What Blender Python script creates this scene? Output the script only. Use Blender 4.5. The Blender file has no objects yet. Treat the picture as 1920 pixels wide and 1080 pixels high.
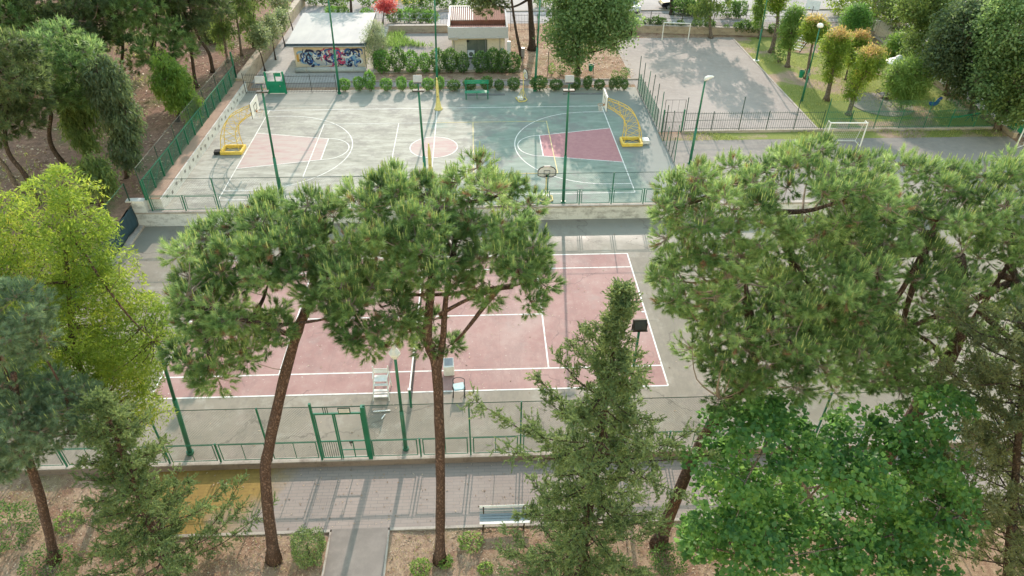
import bpy, math, random
import numpy as np
from mathutils import Vector, Matrix
R = math.radians
random.seed(7); rng = np.random.default_rng(7)
sc = bpy.context.scene
col = sc.collection

# ------------------------------------------------------------------ camera
CAM = np.array([3.47046, -28.29881, 23.1549]); F = 1301.97
PITCH, YAW, ROLL = 0.64686, 0.0470, 0.00792
_f = np.array([math.sin(YAW)*math.cos(PITCH), math.cos(YAW)*math.cos(PITCH), -math.sin(PITCH)])
_r = np.array([math.cos(YAW), -math.sin(YAW), 0.0]); _u = np.cross(_r, _f)
RGT = _r*math.cos(ROLL)+_u*math.sin(ROLL); UP = np.cross(RGT, _f)
cam = bpy.data.cameras.new('Camera'); camo = bpy.data.objects.new('Camera', cam); col.objects.link(camo)
cam.sensor_width = 36; cam.lens = F/1920*36; cam.clip_end = 1000; cam.clip_start = .1
M = Matrix(((RGT[0], UP[0], -_f[0], CAM[0]), (RGT[1], UP[1], -_f[1], CAM[1]), (RGT[2], UP[2], -_f[2], CAM[2]), (0, 0, 0, 1)))
camo.matrix_world = M; sc.camera = camo
# ------------------------------------------------------------------ light
SUN_EL, SUN_AZ = R(27.5), R(4.5)
w = bpy.data.worlds.new('World'); sc.world = w; w.use_nodes = True
nt = w.node_tree; nt.nodes.clear()
sky = nt.nodes.new('ShaderNodeTexSky'); sky.sky_type = 'NISHITA'; sky.sun_disc = False
sky.sun_elevation = SUN_EL; sky.sun_rotation = SUN_AZ; sky.dust_density = .25; sky.air_density = 2.6; sky.ozone_density = .4
bg = nt.nodes.new('ShaderNodeBackground'); bg.inputs[1].default_value = 0.15
wo = nt.nodes.new('ShaderNodeOutputWorld'); nt.links.new(sky.outputs[0], bg.inputs[0]); nt.links.new(bg.outputs[0], wo.inputs[0])
sl = bpy.data.lights.new('Sun', 'SUN'); sl.energy = 2.0; sl.angle = R(0.55); sl.color = (1, .84, .735)
so = bpy.data.objects.new('Sun', sl); col.objects.link(so)
sd = Vector((math.sin(SUN_AZ)*math.cos(SUN_EL), math.cos(SUN_AZ)*math.cos(SUN_EL), math.sin(SUN_EL)))
so.rotation_euler = sd.to_track_quat('Z', 'Y').to_euler()
so.location = (0, 60, 40)
vs = sc.view_settings; vs.view_transform = 'Standard'; vs.look = 'None'; vs.gamma = 1; vs.exposure = 1.46; vs.use_curve_mapping = False
try:
    sc.cycles.max_bounces = 8; sc.cycles.diffuse_bounces = 5; sc.cycles.transmission_bounces = 5; sc.cycles.transparent_max_bounces = 6
except Exception: pass

# ------------------------------------------------------------------ measuring helpers (survey of the place from the photograph)
def _ray(u, v): return _f + RGT*(u-960)/F + UP*(540-v)/F
def on(u, v, z=0.9):
    d = _ray(u, v); return CAM + d*((z-CAM[2])/d[2])
def aty(u, v, y):
    d = _ray(u, v); return CAM + d*((y-CAM[1])/d[1])
def lobe(u0, v0, u1, v1, y, k=1.0, rzmin=.35):
    c = aty((u0+u1)/2, (v0+v1)/2, y); dist = (c-CAM) @ _f; ppm = F/dist
    rx = (u1-u0)/2/ppm; rv = (v1-v0)/2/ppm; ry = rx*k
    d = (c-CAM)/np.linalg.norm(c-CAM); s = -d[2]; cc = math.sqrt(1-s*s)
    ry = min(ry, rv*.9/max(s, .2))
    rz = math.sqrt(max(rv*rv-(ry*s)**2, (rzmin*rv)**2))/cc
    return (c, np.array([rx, ry, rz]))

# ------------------------------------------------------------------ materials
MATS = {}
def newmat(name):
    m = bpy.data.materials.new(name); m.use_nodes = True; n = m.node_tree; n.nodes.clear()
    out = n.nodes.new('ShaderNodeOutputMaterial'); MATS[name] = m
    return m, n, out
class G:
    """small node-graph helper"""
    def __init__(s, n): s.n = n
    def node(s, t, **kw):
        x = s.n.nodes.new(t)
        for k, v in kw.items(): setattr(x, k, v)
        return x
    def link(s, a, b): s.n.links.new(a, b)
    def pos(s):
        if not hasattr(s, '_p'): s._p = s.node('ShaderNodeNewGeometry').outputs['Position']
        return s._p
    def noise(s, scale, detail=4, rough=.55, vec=None, st=None, off=None):
        v = vec or s.pos()
        if st or off:
            mp = s.node('ShaderNodeMapping'); s.link(v, mp.inputs[0])
            if st: mp.inputs['Scale'].default_value = st
            if off: mp.inputs['Location'].default_value = off
            v = mp.outputs[0]
        x = s.node('ShaderNodeTexNoise'); x.inputs['Scale'].default_value = scale
        x.inputs['Detail'].default_value = detail; x.inputs['Roughness'].default_value = rough
        s.link(v, x.inputs['Vector']); return x.outputs[0]
    def ramp(s, fac, stops):
        x = s.node('ShaderNodeValToRGB'); e = x.color_ramp.elements
        while len(e) < len(stops): e.new(.5)
        for i, (p, c) in enumerate(stops):
            e[i].position = p; e[i].color = (c if len(c) == 4 else tuple(c)+(1,)) if not isinstance(c, (int, float)) else (c, c, c, 1)
        s.link(fac, x.inputs[0]); return x.outputs[0]
    def mix(s, fac, a, b, mode='MIX'):
        x = s.node('ShaderNodeMix', data_type='RGBA', blend_type=mode)
        for v, k in ((fac, 0), (a, 6), (b, 7)):
            if isinstance(v, (int, float)): x.inputs[k].default_value = v
            elif isinstance(v, tuple): x.inputs[k].default_value = v if len(v) == 4 else v+(1,)
            else: s.link(v, x.inputs[k])
        return x.outputs[2]
    def math(s, op, a, b=0.0, c=None):
        x = s.node('ShaderNodeMath', operation=op)
        for i, v in enumerate((a, b) if c is None else (a, b, c)):
            if isinstance(v, (int, float)): x.inputs[i].default_value = v
            else: s.link(v, x.inputs[i])
        return x.outputs[0]
    def xyz(s):
        x = s.node('ShaderNodeSeparateXYZ'); s.link(s.pos(), x.inputs[0]); return x.outputs
    def bsdf(s, out, color, rough=.7, bump=None, bstr=.3, bdist=.02, metal=0, spec=.3):
        b = s.node('ShaderNodeBsdfPrincipled')
        if isinstance(color, tuple): b.inputs['Base Color'].default_value = color if len(color) == 4 else color+(1,)
        else: s.link(color, b.inputs['Base Color'])
        if isinstance(rough, (int, float)): b.inputs['Roughness'].default_value = rough
        else: s.link(rough, b.inputs['Roughness'])
        b.inputs['Metallic'].default_value = metal; b.inputs['Specular IOR Level'].default_value = spec
        if bump is not None:
            bp = s.node('ShaderNodeBump'); bp.inputs['Strength'].default_value = bstr; bp.inputs['Distance'].default_value = bdist
            s.link(bump, bp.inputs['Height']); s.link(bp.outputs[0], b.inputs['Normal'])
        s.link(b.outputs[0], out.inputs[0]); return b

def plain(name, c, c2=None, scale=3, rough=.6, metal=0, bump=0, spec=.3, lo=.35, hi=.65, st=None):
    m, n, out = newmat(name); g = G(n)
    c2 = c2 or tuple(x*.72 for x in c)
    nz = g.noise(scale, 5, .6, st=st); colr = g.ramp(nz, [(lo, c), (hi, c2)])
    g.bsdf(out, colr, rough, bump=g.noise(scale*8, 3) if bump else None, bstr=bump or 0, metal=metal, spec=spec)
    return m

def leafmat(name, stops, trans=.45, rough=.5, tmix=.3, k=None, ds=.14):
    """foliage: colour varies leaf by leaf (attribute rnd) and clump by clump (noise)"""
    m, n, out = newmat(name); g = G(n)
    k = k or (1.4 if max(stops[len(stops)//2][1]) < .21 else 1.06)
    def ad(c):
        l = .3*c[0]+.6*c[1]+.1*c[2]; return tuple(min(.75, k*(x*(1-ds)+l*ds)) for x in c)
    stops = [(p, ad(c)) for p, c in stops]
    at = g.node('ShaderNodeAttribute', attribute_name='rnd').outputs['Fac']
    nz = g.noise(1.3, 2); f = g.math('ADD', g.math('MULTIPLY', at, .75), g.math('MULTIPLY', nz, .3))
    c = g.ramp(f, stops)
    b = g.node('ShaderNodeBsdfPrincipled'); g.link(c, b.inputs['Base Color']); b.inputs['Roughness'].default_value = rough
    b.inputs['Specular IOR Level'].default_value = .35
    t = g.node('ShaderNodeBsdfTranslucent'); g.link(g.mix(tmix, g.mix(1.0, c, (1.6, 1.6, 1.4), 'MULTIPLY'), (.30, .44, .08), 'MIX'), t.inputs[0])
    mx = g.node('ShaderNodeMixShader'); mx.inputs[0].default_value = min(.55, trans+.14)
    g.link(b.outputs[0], mx.inputs[1]); g.link(t.outputs[0], mx.inputs[2]); g.link(mx.outputs[0], out.inputs[0])
    return m

# --- ground kinds
def mat_ground():
    m, n, out = newmat('dry_soil'); g = G(n)
    a = g.noise(.35, 5); b = g.noise(5, 6, .7); c = g.noise(38, 3, .7)
    base = g.ramp(b, [(.3, (.22, .135, .095)), (.5, (.36, .245, .175)), (.7, (.46, .335, .235))])
    base = g.mix(g.ramp(a, [(.52, 0.0), (.68, .7)]), base, (.17, .165, .07))
    base = g.mix(g.ramp(c, [(.45, 0.0), (.7, .7)]), base, (.55, .40, .29))
    base = g.mix(g.ramp(g.noise(.9, 6, .7, off=(3, 8, 0)), [(.46, 0.0), (.6, .75)]), base, g.ramp(c, [(.3, (.15, .08, .055)), (.7, (.33, .19, .13))]))
    g.bsdf(out, base, .95, bump=g.math('ADD', b, c), bstr=.8, bdist=.06, spec=.1); return m
def mat_wood():
    m, n, out = newmat('forest_litter'); g = G(n)
    a = g.noise(.3, 5, off=(7, 2, 0)); b = g.noise(3, 6, .7); c = g.noise(26, 4, .75)
    base = g.ramp(b, [(.3, (.13, .075, .06)), (.55, (.25, .15, .115)), (.75, (.36, .23, .17))])
    base = g.mix(g.ramp(a, [(.52, 0.0), (.66, .8)]), base, (.10, .12, .045))
    base = g.mix(g.ramp(c, [(.5, 0.0), (.72, .8)]), base, (.50, .36, .28))
    g.bsdf(out, base, .95, bump=g.math('ADD', b, c), bstr=.9, bdist=.08, spec=.1); return m
def mat_lawn():
    m, n, out = newmat('lawn'); g = G(n)
    a = g.noise(.25, 5, off=(3, 1, 0)); b = g.noise(14, 5, .7)
    base = g.ramp(b, [(.3, (.15, .18, .05)), (.6, (.25, .27, .08)), (.8, (.36, .35, .14))])
    base = g.mix(g.ramp(a, [(.5, 0.0), (.58, 1.0)]), base, g.ramp(b, [(.3, (.27, .19, .14)), (.7, (.42, .31, .24))]))
    g.bsdf(out, base, .95, bump=b, bstr=.7, bdist=.05, spec=.1); return m
def mat_asphalt(name, c1, c2, c3):
    m, n, out = newmat(name); g = G(n)
    a = g.noise(.22, 6, .6); b = g.noise(2.2, 6, .7); c = g.noise(60, 2)
    base = g.ramp(a, [(.35, c1), (.6, c2)]); base = g.mix(g.ramp(b, [(.45, 0.0), (.75, .8)]), base, c3)
    base = g.mix(g.ramp(c, [(.3, .25), (.6, 0.0)]), base, (.1, .09, .08))
    g.bsdf(out, base, .85, bump=c, bstr=.2, bdist=.01, spec=.25); return m
def cracks(g, base, dark, amt=.8):
    n1 = g.node('ShaderNodeTexNoise'); n1.inputs['Scale'].default_value = 1.1; n1.inputs['Detail'].default_value = 8; g.link(g.pos(), n1.inputs[0])
    sc_ = g.node('ShaderNodeVectorMath', operation='SCALE'); sc_.inputs['Scale'].default_value = 1.6; g.link(n1.outputs[1], sc_.inputs[0])
    ad = g.node('ShaderNodeVectorMath', operation='ADD'); g.link(g.pos(), ad.inputs[0]); g.link(sc_.outputs[0], ad.inputs[1])
    v = g.node('ShaderNodeTexVoronoi', feature='DISTANCE_TO_EDGE'); v.inputs['Scale'].default_value = .22; g.link(ad.outputs[0], v.inputs[0])
    k = g.math('MULTIPLY', g.ramp(v.outputs[0], [(0, 1.0), (.012, 0.0)]), g.ramp(g.noise(.25, 3, off=(5, 5, 0)), [(.45, 0.0), (.55, amt)]))
    # water stains: ringed, directional
    st = g.ramp(g.noise(.35, 9, .78, st=(1, .45, 1), off=(11, 4, 0)), [(.50, 0.0), (.56, .5), (.60, .12), (.72, .45)])
    base = g.mix(st, base, tuple(x*1.5 for x in dark)); return g.mix(k, base, dark)
def mat_tennis_outer():
    m, n, out = newmat('tennis_concrete'); g = G(n)
    a = g.noise(.18, 6, .62); b = g.noise(1.1, 7, .72); c = g.noise(40, 3)
    x = g.xyz()
    base = g.ramp(a, [(.34, (.20, .175, .135)), (.5, (.255, .218, .174)), (.66, (.285, .23, .197))])
    base = g.mix(g.ramp(b, [(.52, 0.0), (.72, .75)]), base, (.36, .335, .285))
    base = g.mix(g.ramp(b, [(.28, .7), (.44, 0.0)]), base, (.17, .16, .135))
    # damp algae growing at the foot of the retaining wall
    wet = g.math('MULTIPLY', g.ramp(g.math('ADD', g.math('MULTIPLY', x[1], .1), g.math('MULTIPLY', g.math('SUBTRACT', a, .5), .9)), [(.5, 0.0), (.8, .7)]), 1.0)
    base = g.mix(wet, base, (.20, .20, .165))
    base = g.mix(g.ramp(c, [(.35, .3), (.55, 0.0)]), base, (.2, .19, .17))
    # slab joints
    w = g.node('ShaderNodeTexBrick'); w.inputs['Scale'].default_value = 1; w.inputs['Mortar Size'].default_value = .012; w.inputs['Brick Width'].default_value = 4.1; w.inputs['Row Height'].default_value = 3.9; w.offset = 0
    w.inputs['Color1'].default_value = w.inputs['Color2'].default_value = (0, 0, 0, 1); w.inputs['Mortar'].default_value = (1, 1, 1, 1); g.link(g.pos(), w.inputs[0])
    base = g.mix(g.math('MULTIPLY', w.outputs[0], .35), base, (.16, .15, .13))
    base = cracks(g, base, (.115, .10, .082))
    g.bsdf(out, base, g.ramp(wet, [(0, .8), (.7, .45)]), bump=c, bstr=.12, bdist=.01, spec=.3); return m
def mat_tennis_red():
    m, n, out = newmat('tennis_red'); g = G(n)
    a = g.noise(.28, 6, .6); b = g.noise(1.6, 7, .72); c = g.noise(45, 3); d = g.noise(9, 2, .5, off=(4, 4, 0))
    base = g.ramp(a, [(.33, (.275, .145, .135)), (.5, (.335, .195, .178)), (.66, (.37, .25, .228))])
    base = g.mix(g.ramp(b, [(.5, 0.0), (.75, .6)]), base, (.42, .30, .27))
    base = g.mix(g.ramp(b, [(.3, .55), (.44, 0.0)]), base, (.23, .13, .12))
    base = g.mix(g.ramp(d, [(.70, 0.0), (.73, .8)]), base, (.60, .54, .48))
    base = g.mix(g.ramp(g.noise(.5, 7, .7, off=(2, 9, 0)), [(.56, 0.0), (.7, .6)]), base, (.30, .235, .22))
    base = g.mix(g.ramp(c, [(.35, .2), (.55, 0.0)]), base, (.25, .15, .14))
    w = g.node('ShaderNodeTexBrick'); w.inputs['Scale'].default_value = 1; w.inputs['Mortar Size'].default_value = .010; w.inputs['Brick Width'].default_value = 4.1; w.inputs['Row Height'].default_value = 3.9; w.offset = 0
    w.inputs['Color1'].default_value = w.inputs['Color2'].default_value = (0, 0, 0, 1); w.inputs['Mortar'].default_value = (1, 1, 1, 1); g.link(g.pos(), w.inputs[0])
    base = g.mix(g.math('MULTIPLY', w.outputs[0], .35), base, (.2, .12, .11))
    base = cracks(g, base, (.17, .105, .098))
    g.bsdf(out, base, .75, bump=c, bstr=.1, bdist=.01, spec=.3); return m
def mat_basket():
    m, n, out = newmat('basketball_surface'); g = G(n); x = g.xyz()
    a = g.noise(.22, 6, .6); b = g.noise(.8, 9, .78, st=(.6, 2.2, 1)); c = g.noise(40, 3); d = g.noise(.5, 8, .75, off=(9, 3, 0))
    grn = g.ramp(b, [(.35, (.15, .195, .165)), (.5, (.21, .262, .222)), (.68, (.285, .33, .285))])
    grn = g.mix(g.ramp(d, [(.52, 0.0), (.59, .8)]), grn, (.20, .20, .19))
    wrn = g.ramp(b, [(.32, (.205, .20, .168)), (.48, (.325, .312, .264)), (.66, (.475, .455, .40))])
    wrn = g.mix(g.ramp(d, [(.5, 0.0), (.6, .7)]), wrn, (.22, .205, .185))
    f = g.math('ADD', g.math('MULTIPLY', x[0], .09), g.math('ADD', g.math('MULTIPLY', g.math('SUBTRACT', a, .5), 2.2), .22))
    base = g.mix(g.ramp(f, [(.38, 0.0), (.62, 1.0)]), wrn, grn)
    # greyer strips at the right end and the far side
    e = g.math('ADD', g.math('MULTIPLY', g.math('SUBTRACT', x[0], 13.4), .5), g.math('MULTIPLY', g.math('SUBTRACT', d, .5), 2.0))
    base = g.mix(g.ramp(e, [(.15, 0.0), (.5, .85)]), base, (.205, .215, .20))
    e2 = g.math('ADD', g.math('MULTIPLY', g.math('SUBTRACT', x[1], 25.6), .4), g.math('MULTIPLY', g.math('SUBTRACT', d, .5), 1.6))
    base = g.mix(g.ramp(e2, [(.1, 0.0), (.5, .7)]), base, (.26, .255, .225))
    base = g.mix(g.ramp(c, [(.35, .22), (.55, 0.0)]), base, (.15, .15, .14))
    g.bsdf(out, base, .78, bump=c, bstr=.12, bdist=.01, spec=.3); return m
def mat_key(name, fade):
    m, n, out = newmat(name); g = G(n)
    b = g.noise(.9, 7, .72, st=(.6, 2.2, 1)); c = g.noise(3, 5, .7)
    base = g.ramp(c, [(.35, (.36, .165, .18)), (.7, (.43, .215, .22))])
    if fade: base = g.mix(g.ramp(b, [(.34, .42), (.56, .97)]), base, (.42, .355, .32))
    g.bsdf(out, base, .78, spec=.3); return m
def mat_line(name, c, wear=.62, under=(.38, .33, .29)):
    m, n, out = newmat(name); g = G(n)
    b = g.noise(2.2, 7, .75)
    base = g.mix(g.ramp(b, [(wear-.06, 0.0), (wear+.06, .8)]), c, under)
    g.bsdf(out, base, .7, spec=.3); return m
def mat_path():
    m, n, out = newmat('brick_paving'); g = G(n); x = g.xyz()
    a = g.noise(.4, 6, .6); b = g.noise(6, 5, .7)
    w = g.node('ShaderNodeTexBrick'); w.inputs['Scale'].default_value = 1; w.inputs['Mortar Size'].default_value = .012; w.inputs['Mortar Smooth'].default_value = .3
    w.inputs['Brick Width'].default_value = .5; w.inputs['Row Height'].default_value = .155
    w.inputs['Color1'].default_value = (.275, .222, .198, 1); w.inputs['Color2'].default_value = (.298, .243, .217, 1); w.inputs['Mortar'].default_value = (.20, .175, .165, 1)
    g.link(g.pos(), w.inputs[0])
    base = g.mix(g.ramp(a, [(.4, 0.0), (.7, .45)]), w.outputs[0], (.32, .27, .245))
    base = g.mix(g.ramp(b, [(.5, 0.0), (.75, .4)]), base, (.25, .215, .20))
    # yellow-brown lichen at the left end of the path
    mk = g.math('ADD', g.math('MULTIPLY', g.math('ADD', x[0], 4.6), -.30), g.math('ADD', g.math('MULTIPLY', g.math('ADD', x[1], 10.9), .22), g.math('MULTIPLY', g.math('SUBTRACT', a, .5), 1.6)))
    base = g.mix(g.ramp(mk, [(.15, 0.0), (.6, .9)]), base, g.mix(.5, g.ramp(b, [(.35, (.19, .12, .014)), (.7, (.34, .225, .035))]), g.mix(1.0, w.outputs[0], (.95, .68, .17), 'MULTIPLY')))
    g.bsdf(out, base, .8, bump=w.outputs[1], bstr=-.3, bdist=.01, spec=.3); return m
def mat_whitewall(name, c, dirt, amount=.5):
    m, n, out = newmat(name); g = G(n)
    a = g.noise(1.3, 7, .7, st=(1, 1, 2.5)); b = g.noise(9, 5, .7, st=(1, 1, .5))
    base = g.mix(g.ramp(a, [(.62-amount*.25, 0.0), (.75-amount*.1, .85)]), c, dirt)
    base = g.mix(g.ramp(b, [(.55, 0.0), (.8, .7)]), base, tuple(v*.6 for v in dirt))
    g.bsdf(out, base, .85, bump=b, bstr=.25, bdist=.01, spec=.2); return m
def mat_bark(name, c1, c2):
    m, n, out = newmat(name); g = G(n)
    v = g.node('ShaderNodeTexVoronoi', feature='DISTANCE_TO_EDGE'); v.inputs['Scale'].default_value = 12
    mp = g.node('ShaderNodeMapping'); mp.inputs['Scale'].default_value = (1, 1, .28)
    nz = g.node('ShaderNodeTexNoise'); nz.inputs['Scale'].default_value = 4; g.link(g.pos(), nz.inputs[0])
    ad = g.node('ShaderNodeVectorMath', operation='ADD'); g.link(g.pos(), ad.inputs[0])
    sca = g.node('ShaderNodeVectorMath', operation='SCALE'); g.link(nz.outputs[1], sca.inputs[0]); sca.inputs['Scale'].default_value = .35
    g.link(sca.outputs[0], ad.inputs[1]); g.link(ad.outputs[0], mp.inputs[0]); g.link(mp.outputs[0], v.inputs[0])
    b = g.noise(3, 5, .7)
    e = g.ramp(v.outputs[0], [(0, 0.0), (.3, 1.0)])
    base = g.mix(e, tuple(x*.5 for x in c1), g.ramp(b, [(.35, c1), (.65, c2)]))
    g.bsdf(out, base, .9, bump=e, bstr=.9, bdist=.03, spec=.15); return m

mat_ground(); mat_wood(); mat_lawn(); mat_tennis_outer(); mat_tennis_red(); mat_basket(); mat_key('key_red', False); mat_key('key_red_worn', True); mat_path()
mat_asphalt('asphalt_court', (.265, .228, .21), (.325, .282, .26), (.375, .33, .30))
mat_asphalt('asphalt_yard', (.21, .187, .172), (.28, .248, .228), (.34, .30, .26))
mat_asphalt('asphalt_road', (.26, .24, .245), (.34, .315, .315), (.40, .375, .37))
mat_asphalt('concrete_path', (.19, .165, .15), (.24, .205, .185), (.29, .25, .225))
mat_asphalt('driveway', (.30, .285, .275), (.42, .40, .38), (.50, .47, .44))
mat_line('line_white', (.70, .68, .65), .575); mat_line('line_worn', (.70, .68, .64), .56, (.42, .40, .35)); mat_line('line_yellow', (.62, .50, .22), .56, (.36, .37, .30))
mat_whitewall('white_wall', (.62, .61, .60), (.22, .21, .20), .55); mat_whitewall('kerb_concrete', (.40, .35, .31), (.19, .15, .13), .5)
mat_whitewall('side_white', (.60, .59, .575), (.30, .285, .27), .5); mat_whitewall('ledge_soil', (.34, .235, .18), (.20, .13, .10), .4)
mat_whitewall('stone_wall', (.42, .35, .28), (.22, .18, .15), .6); mat_whitewall('dark_wall', (.22, .17, .15), (.10, .08, .07), .4)
mat_whitewall('cream_render', (.66, .55, .42), (.42, .36, .29), .1); mat_whitewall('grey_panel', (.43, .44, .48), (.30, .30, .32), .15)
mat_bark('pine_bark', (.125, .08, .07), (.20, .137, .12)); mat_bark('grey_bark', (.21, .165, .14), (.31, .26, .225)); mat_bark('dark_bark', (.085, .062, .052), (.14, .105, .09))
plain('twig', (.23, .17, .14), (.30, .24, .21), 6, .9)
plain('green_paint', (.006, .115, .062), (.012, .15, .085), 2, .42, spec=.5); plain('dark_green_paint', (.012, .055, .036), (.03, .07, .05), 4, .5)
plain('green_sheet', (.008, .18, .10), (.015, .24, .135), 1.5, .5)
plain('iron', (.045, .05, .05), (.09, .08, .075), 5, .6); plain('wire', (.13, .16, .145), None, 5, .5, metal=.4); plain('green_wire', (.012, .20, .115), None, 3, .5)
plain('yellow_paint', (.66, .44, .06), (.74, .55, .13), 4, .5); plain('pale_yellow', (.66, .56, .22), (.55, .45, .15), 6, .6)
plain('white_paint', (.78, .78, .77), (.66, .65, .63), 5, .5); plain('off_white', (.66, .66, .67), (.55, .55, .55), 3, .5)
plain('black_plastic', (.018, .018, .02), (.03, .03, .03), 3, .4); plain('dark_glass', (.03, .035, .06), (.06, .06, .08), 3, .12, spec=.7)
plain('teal_seat', (.30, .44, .46), (.40, .52, .54), 5, .5); plain('shade_blue_slat', (.20, .245, .275), (.31, .335, .35), 9, .6, st=(.6, 4, 4))  # the bench slat blue-grey has shade put into its colour
plain('grey_metal', (.38, .38, .39), (.28, .28, .29), 3, .45, metal=.5); plain('flood_grey', (.42, .42, .43), (.34, .34, .34), 3, .5); plain('rubber_black', (.02, .02, .02), None, 3, .8)
plain('blue_tarp', (.018, .045, .062), (.035, .075, .10), 2.5, .6, st=(1, 1, .4)); plain('bright_blue', (.02, .10, .42), None, 3, .5); plain('tarp_blue', (.03, .09, .24), None, 2, .6)
plain('roof_sheet', (.27, .275, .285), (.37, .365, .36), .5, .55, st=(1, .4, 1)); plain('roof_edge', (.06, .09, .13), None, 3, .6)
plain('tile_red', (.27, .115, .085), (.20, .085, .065), 2.5, .8, bump=.2); plain('matting', (.42, .43, .42), (.34, .35, .35), 6, .9)
plain('door_dark', (.095, .11, .09), (.14, .145, .12), 2, .4); plain('wood_old', (.30, .23, .18), (.40, .32, .27), 8, .8, st=(6, 1, 1))
plain('orange_board', (.45, .20, .06), None, 5, .7); plain('car_dark', (.012, .014, .025), None, 2, .2, spec=.6); plain('car_white', (.7, .7, .7), None, 2, .25); plain('glass_car', (.05, .07, .09), (.22, .28, .32), 3, .08, spec=.8)
plain('drain', (.26, .25, .24), None, 4, .9)
for nm, c in (('paint_blue', (.04, .13, .40)), ('paint_navy', (.025, .03, .09)), ('paint_pink', (.55, .07, .17)), ('paint_white', (.72, .74, .78)), ('paint_purple', (.12, .05, .16)), ('paint_sky', (.22, .40, .62)), ('paint_orange', (.60, .33, .08))): plain(nm, c, tuple(x*.8 for x in c), 6, .7)
leafmat('pine_needles', [(.08, (.034, .075, .028)), (.35, (.10, .18, .066)), (.62, (.205, .31, .12)), (.9, (.37, .47, .225))], .34, .5, .12, 1.1, .03)
leafmat('blue_pine_needles', [(.1, (.05, .095, .065)), (.45, (.105, .17, .115)), (.9, (.20, .275, .175))], .3)
leafmat('dark_pine_needles', [(.1, (.05, .088, .045)), (.5, (.10, .155, .072)), (.9, (.20, .255, .11))], .34, k=.85)
leafmat('pine_shoot', [(.1, (.26, .35, .08)), (.6, (.38, .47, .14)), (.9, (.55, .57, .26))], .25)
leafmat('brown_needles', [(.1, (.09, .045, .03)), (.5, (.17, .085, .055)), (.9, (.23, .13, .09))], .2)
leafmat('hazel_leaves', [(.05, (.030, .105, .036)), (.4, (.075, .20, .062)), (.7, (.14, .30, .08)), (.95, (.28, .43, .11))], .40, .42, .2, 1.0, .06)
leafmat('yellow_leaves', [(.05, (.05, .10, .02)), (.4, (.115, .195, .03)), (.68, (.215, .29, .045)), (.85, (.31, .37, .06)), (.93, (.46, .33, .09)), (1, (.30, .13, .05))], .45, .5, .2, 1.1, 0)
leafmat('juniper_sprays', [(.1, (.045, .075, .030)), (.5, (.10, .155, .062)), (.85, (.18, .245, .10)), (1, (.26, .20, .12))], .3, .5, .2, 1.2, .12)
leafmat('dark_juniper', [(.1, (.045, .058, .030)), (.5, (.095, .112, .052)), (.9, (.155, .165, .08)), (1, (.20, .15, .10))], .25)
leafmat('plane_leaves', [(.1, (.045, .095, .038)), (.5, (.095, .170, .065)), (.9, (.18, .27, .11))], .4)
leafmat('hedge_leaves', [(.1, (.022, .075, .016)), (.5, (.055, .16, .026)), (.9, (.14, .30, .045))], .4)
leafmat('hedge_dark', [(.1, (.018, .055, .018)), (.5, (.042, .105, .030)), (.9, (.09, .17, .045))], .4)
leafmat('weeping_leaves', [(.1, (.045, .095, .030)), (.5, (.095, .165, .050)), (.9, (.20, .28, .07))], .4, k=.98)
leafmat('bright_weeping', [(.1, (.05, .13, .02)), (.5, (.11, .23, .025)), (.9, (.24, .36, .04))], .45)
leafmat('blue_weeping', [(.1, (.045, .082, .05)), (.5, (.09, .145, .085)), (.9, (.17, .24, .11))], .35, k=.9)
leafmat('red_flowers', [(.1, (.45, .03, .06)), (.9, (.75, .08, .13))], .3)
leafmat('orange_tips', [(.1, (.28, .28, .05)), (.5, (.44, .30, .09)), (.9, (.52, .24, .12))], .45)
leafmat('silver_leaves', [(.1, (.07, .12, .06)), (.5, (.17, .23, .13)), (.9, (.38, .40, .28))], .4)
leafmat('lime_leaves', [(.1, (.07, .15, .025)), (.5, (.15, .27, .05)), (.9, (.27, .40, .10))], .45)
leafmat('grass_blades', [(.1, (.10, .16, .03)), (.5, (.21, .26, .05)), (.9, (.42, .38, .15))], .4)
leafmat('litter', [(.1, (.16, .09, .06)), (.5, (.34, .22, .15)), (.9, (.58, .44, .32))], .1)
leafmat('straw', [(.1, (.28, .21, .11)), (.5, (.45, .36, .21)), (.9, (.58, .48, .30))], .2)
leafmat('yellow_flowers', [(.1, (.50, .33, .02)), (.9, (.70, .55, .05))], .3)

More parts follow.
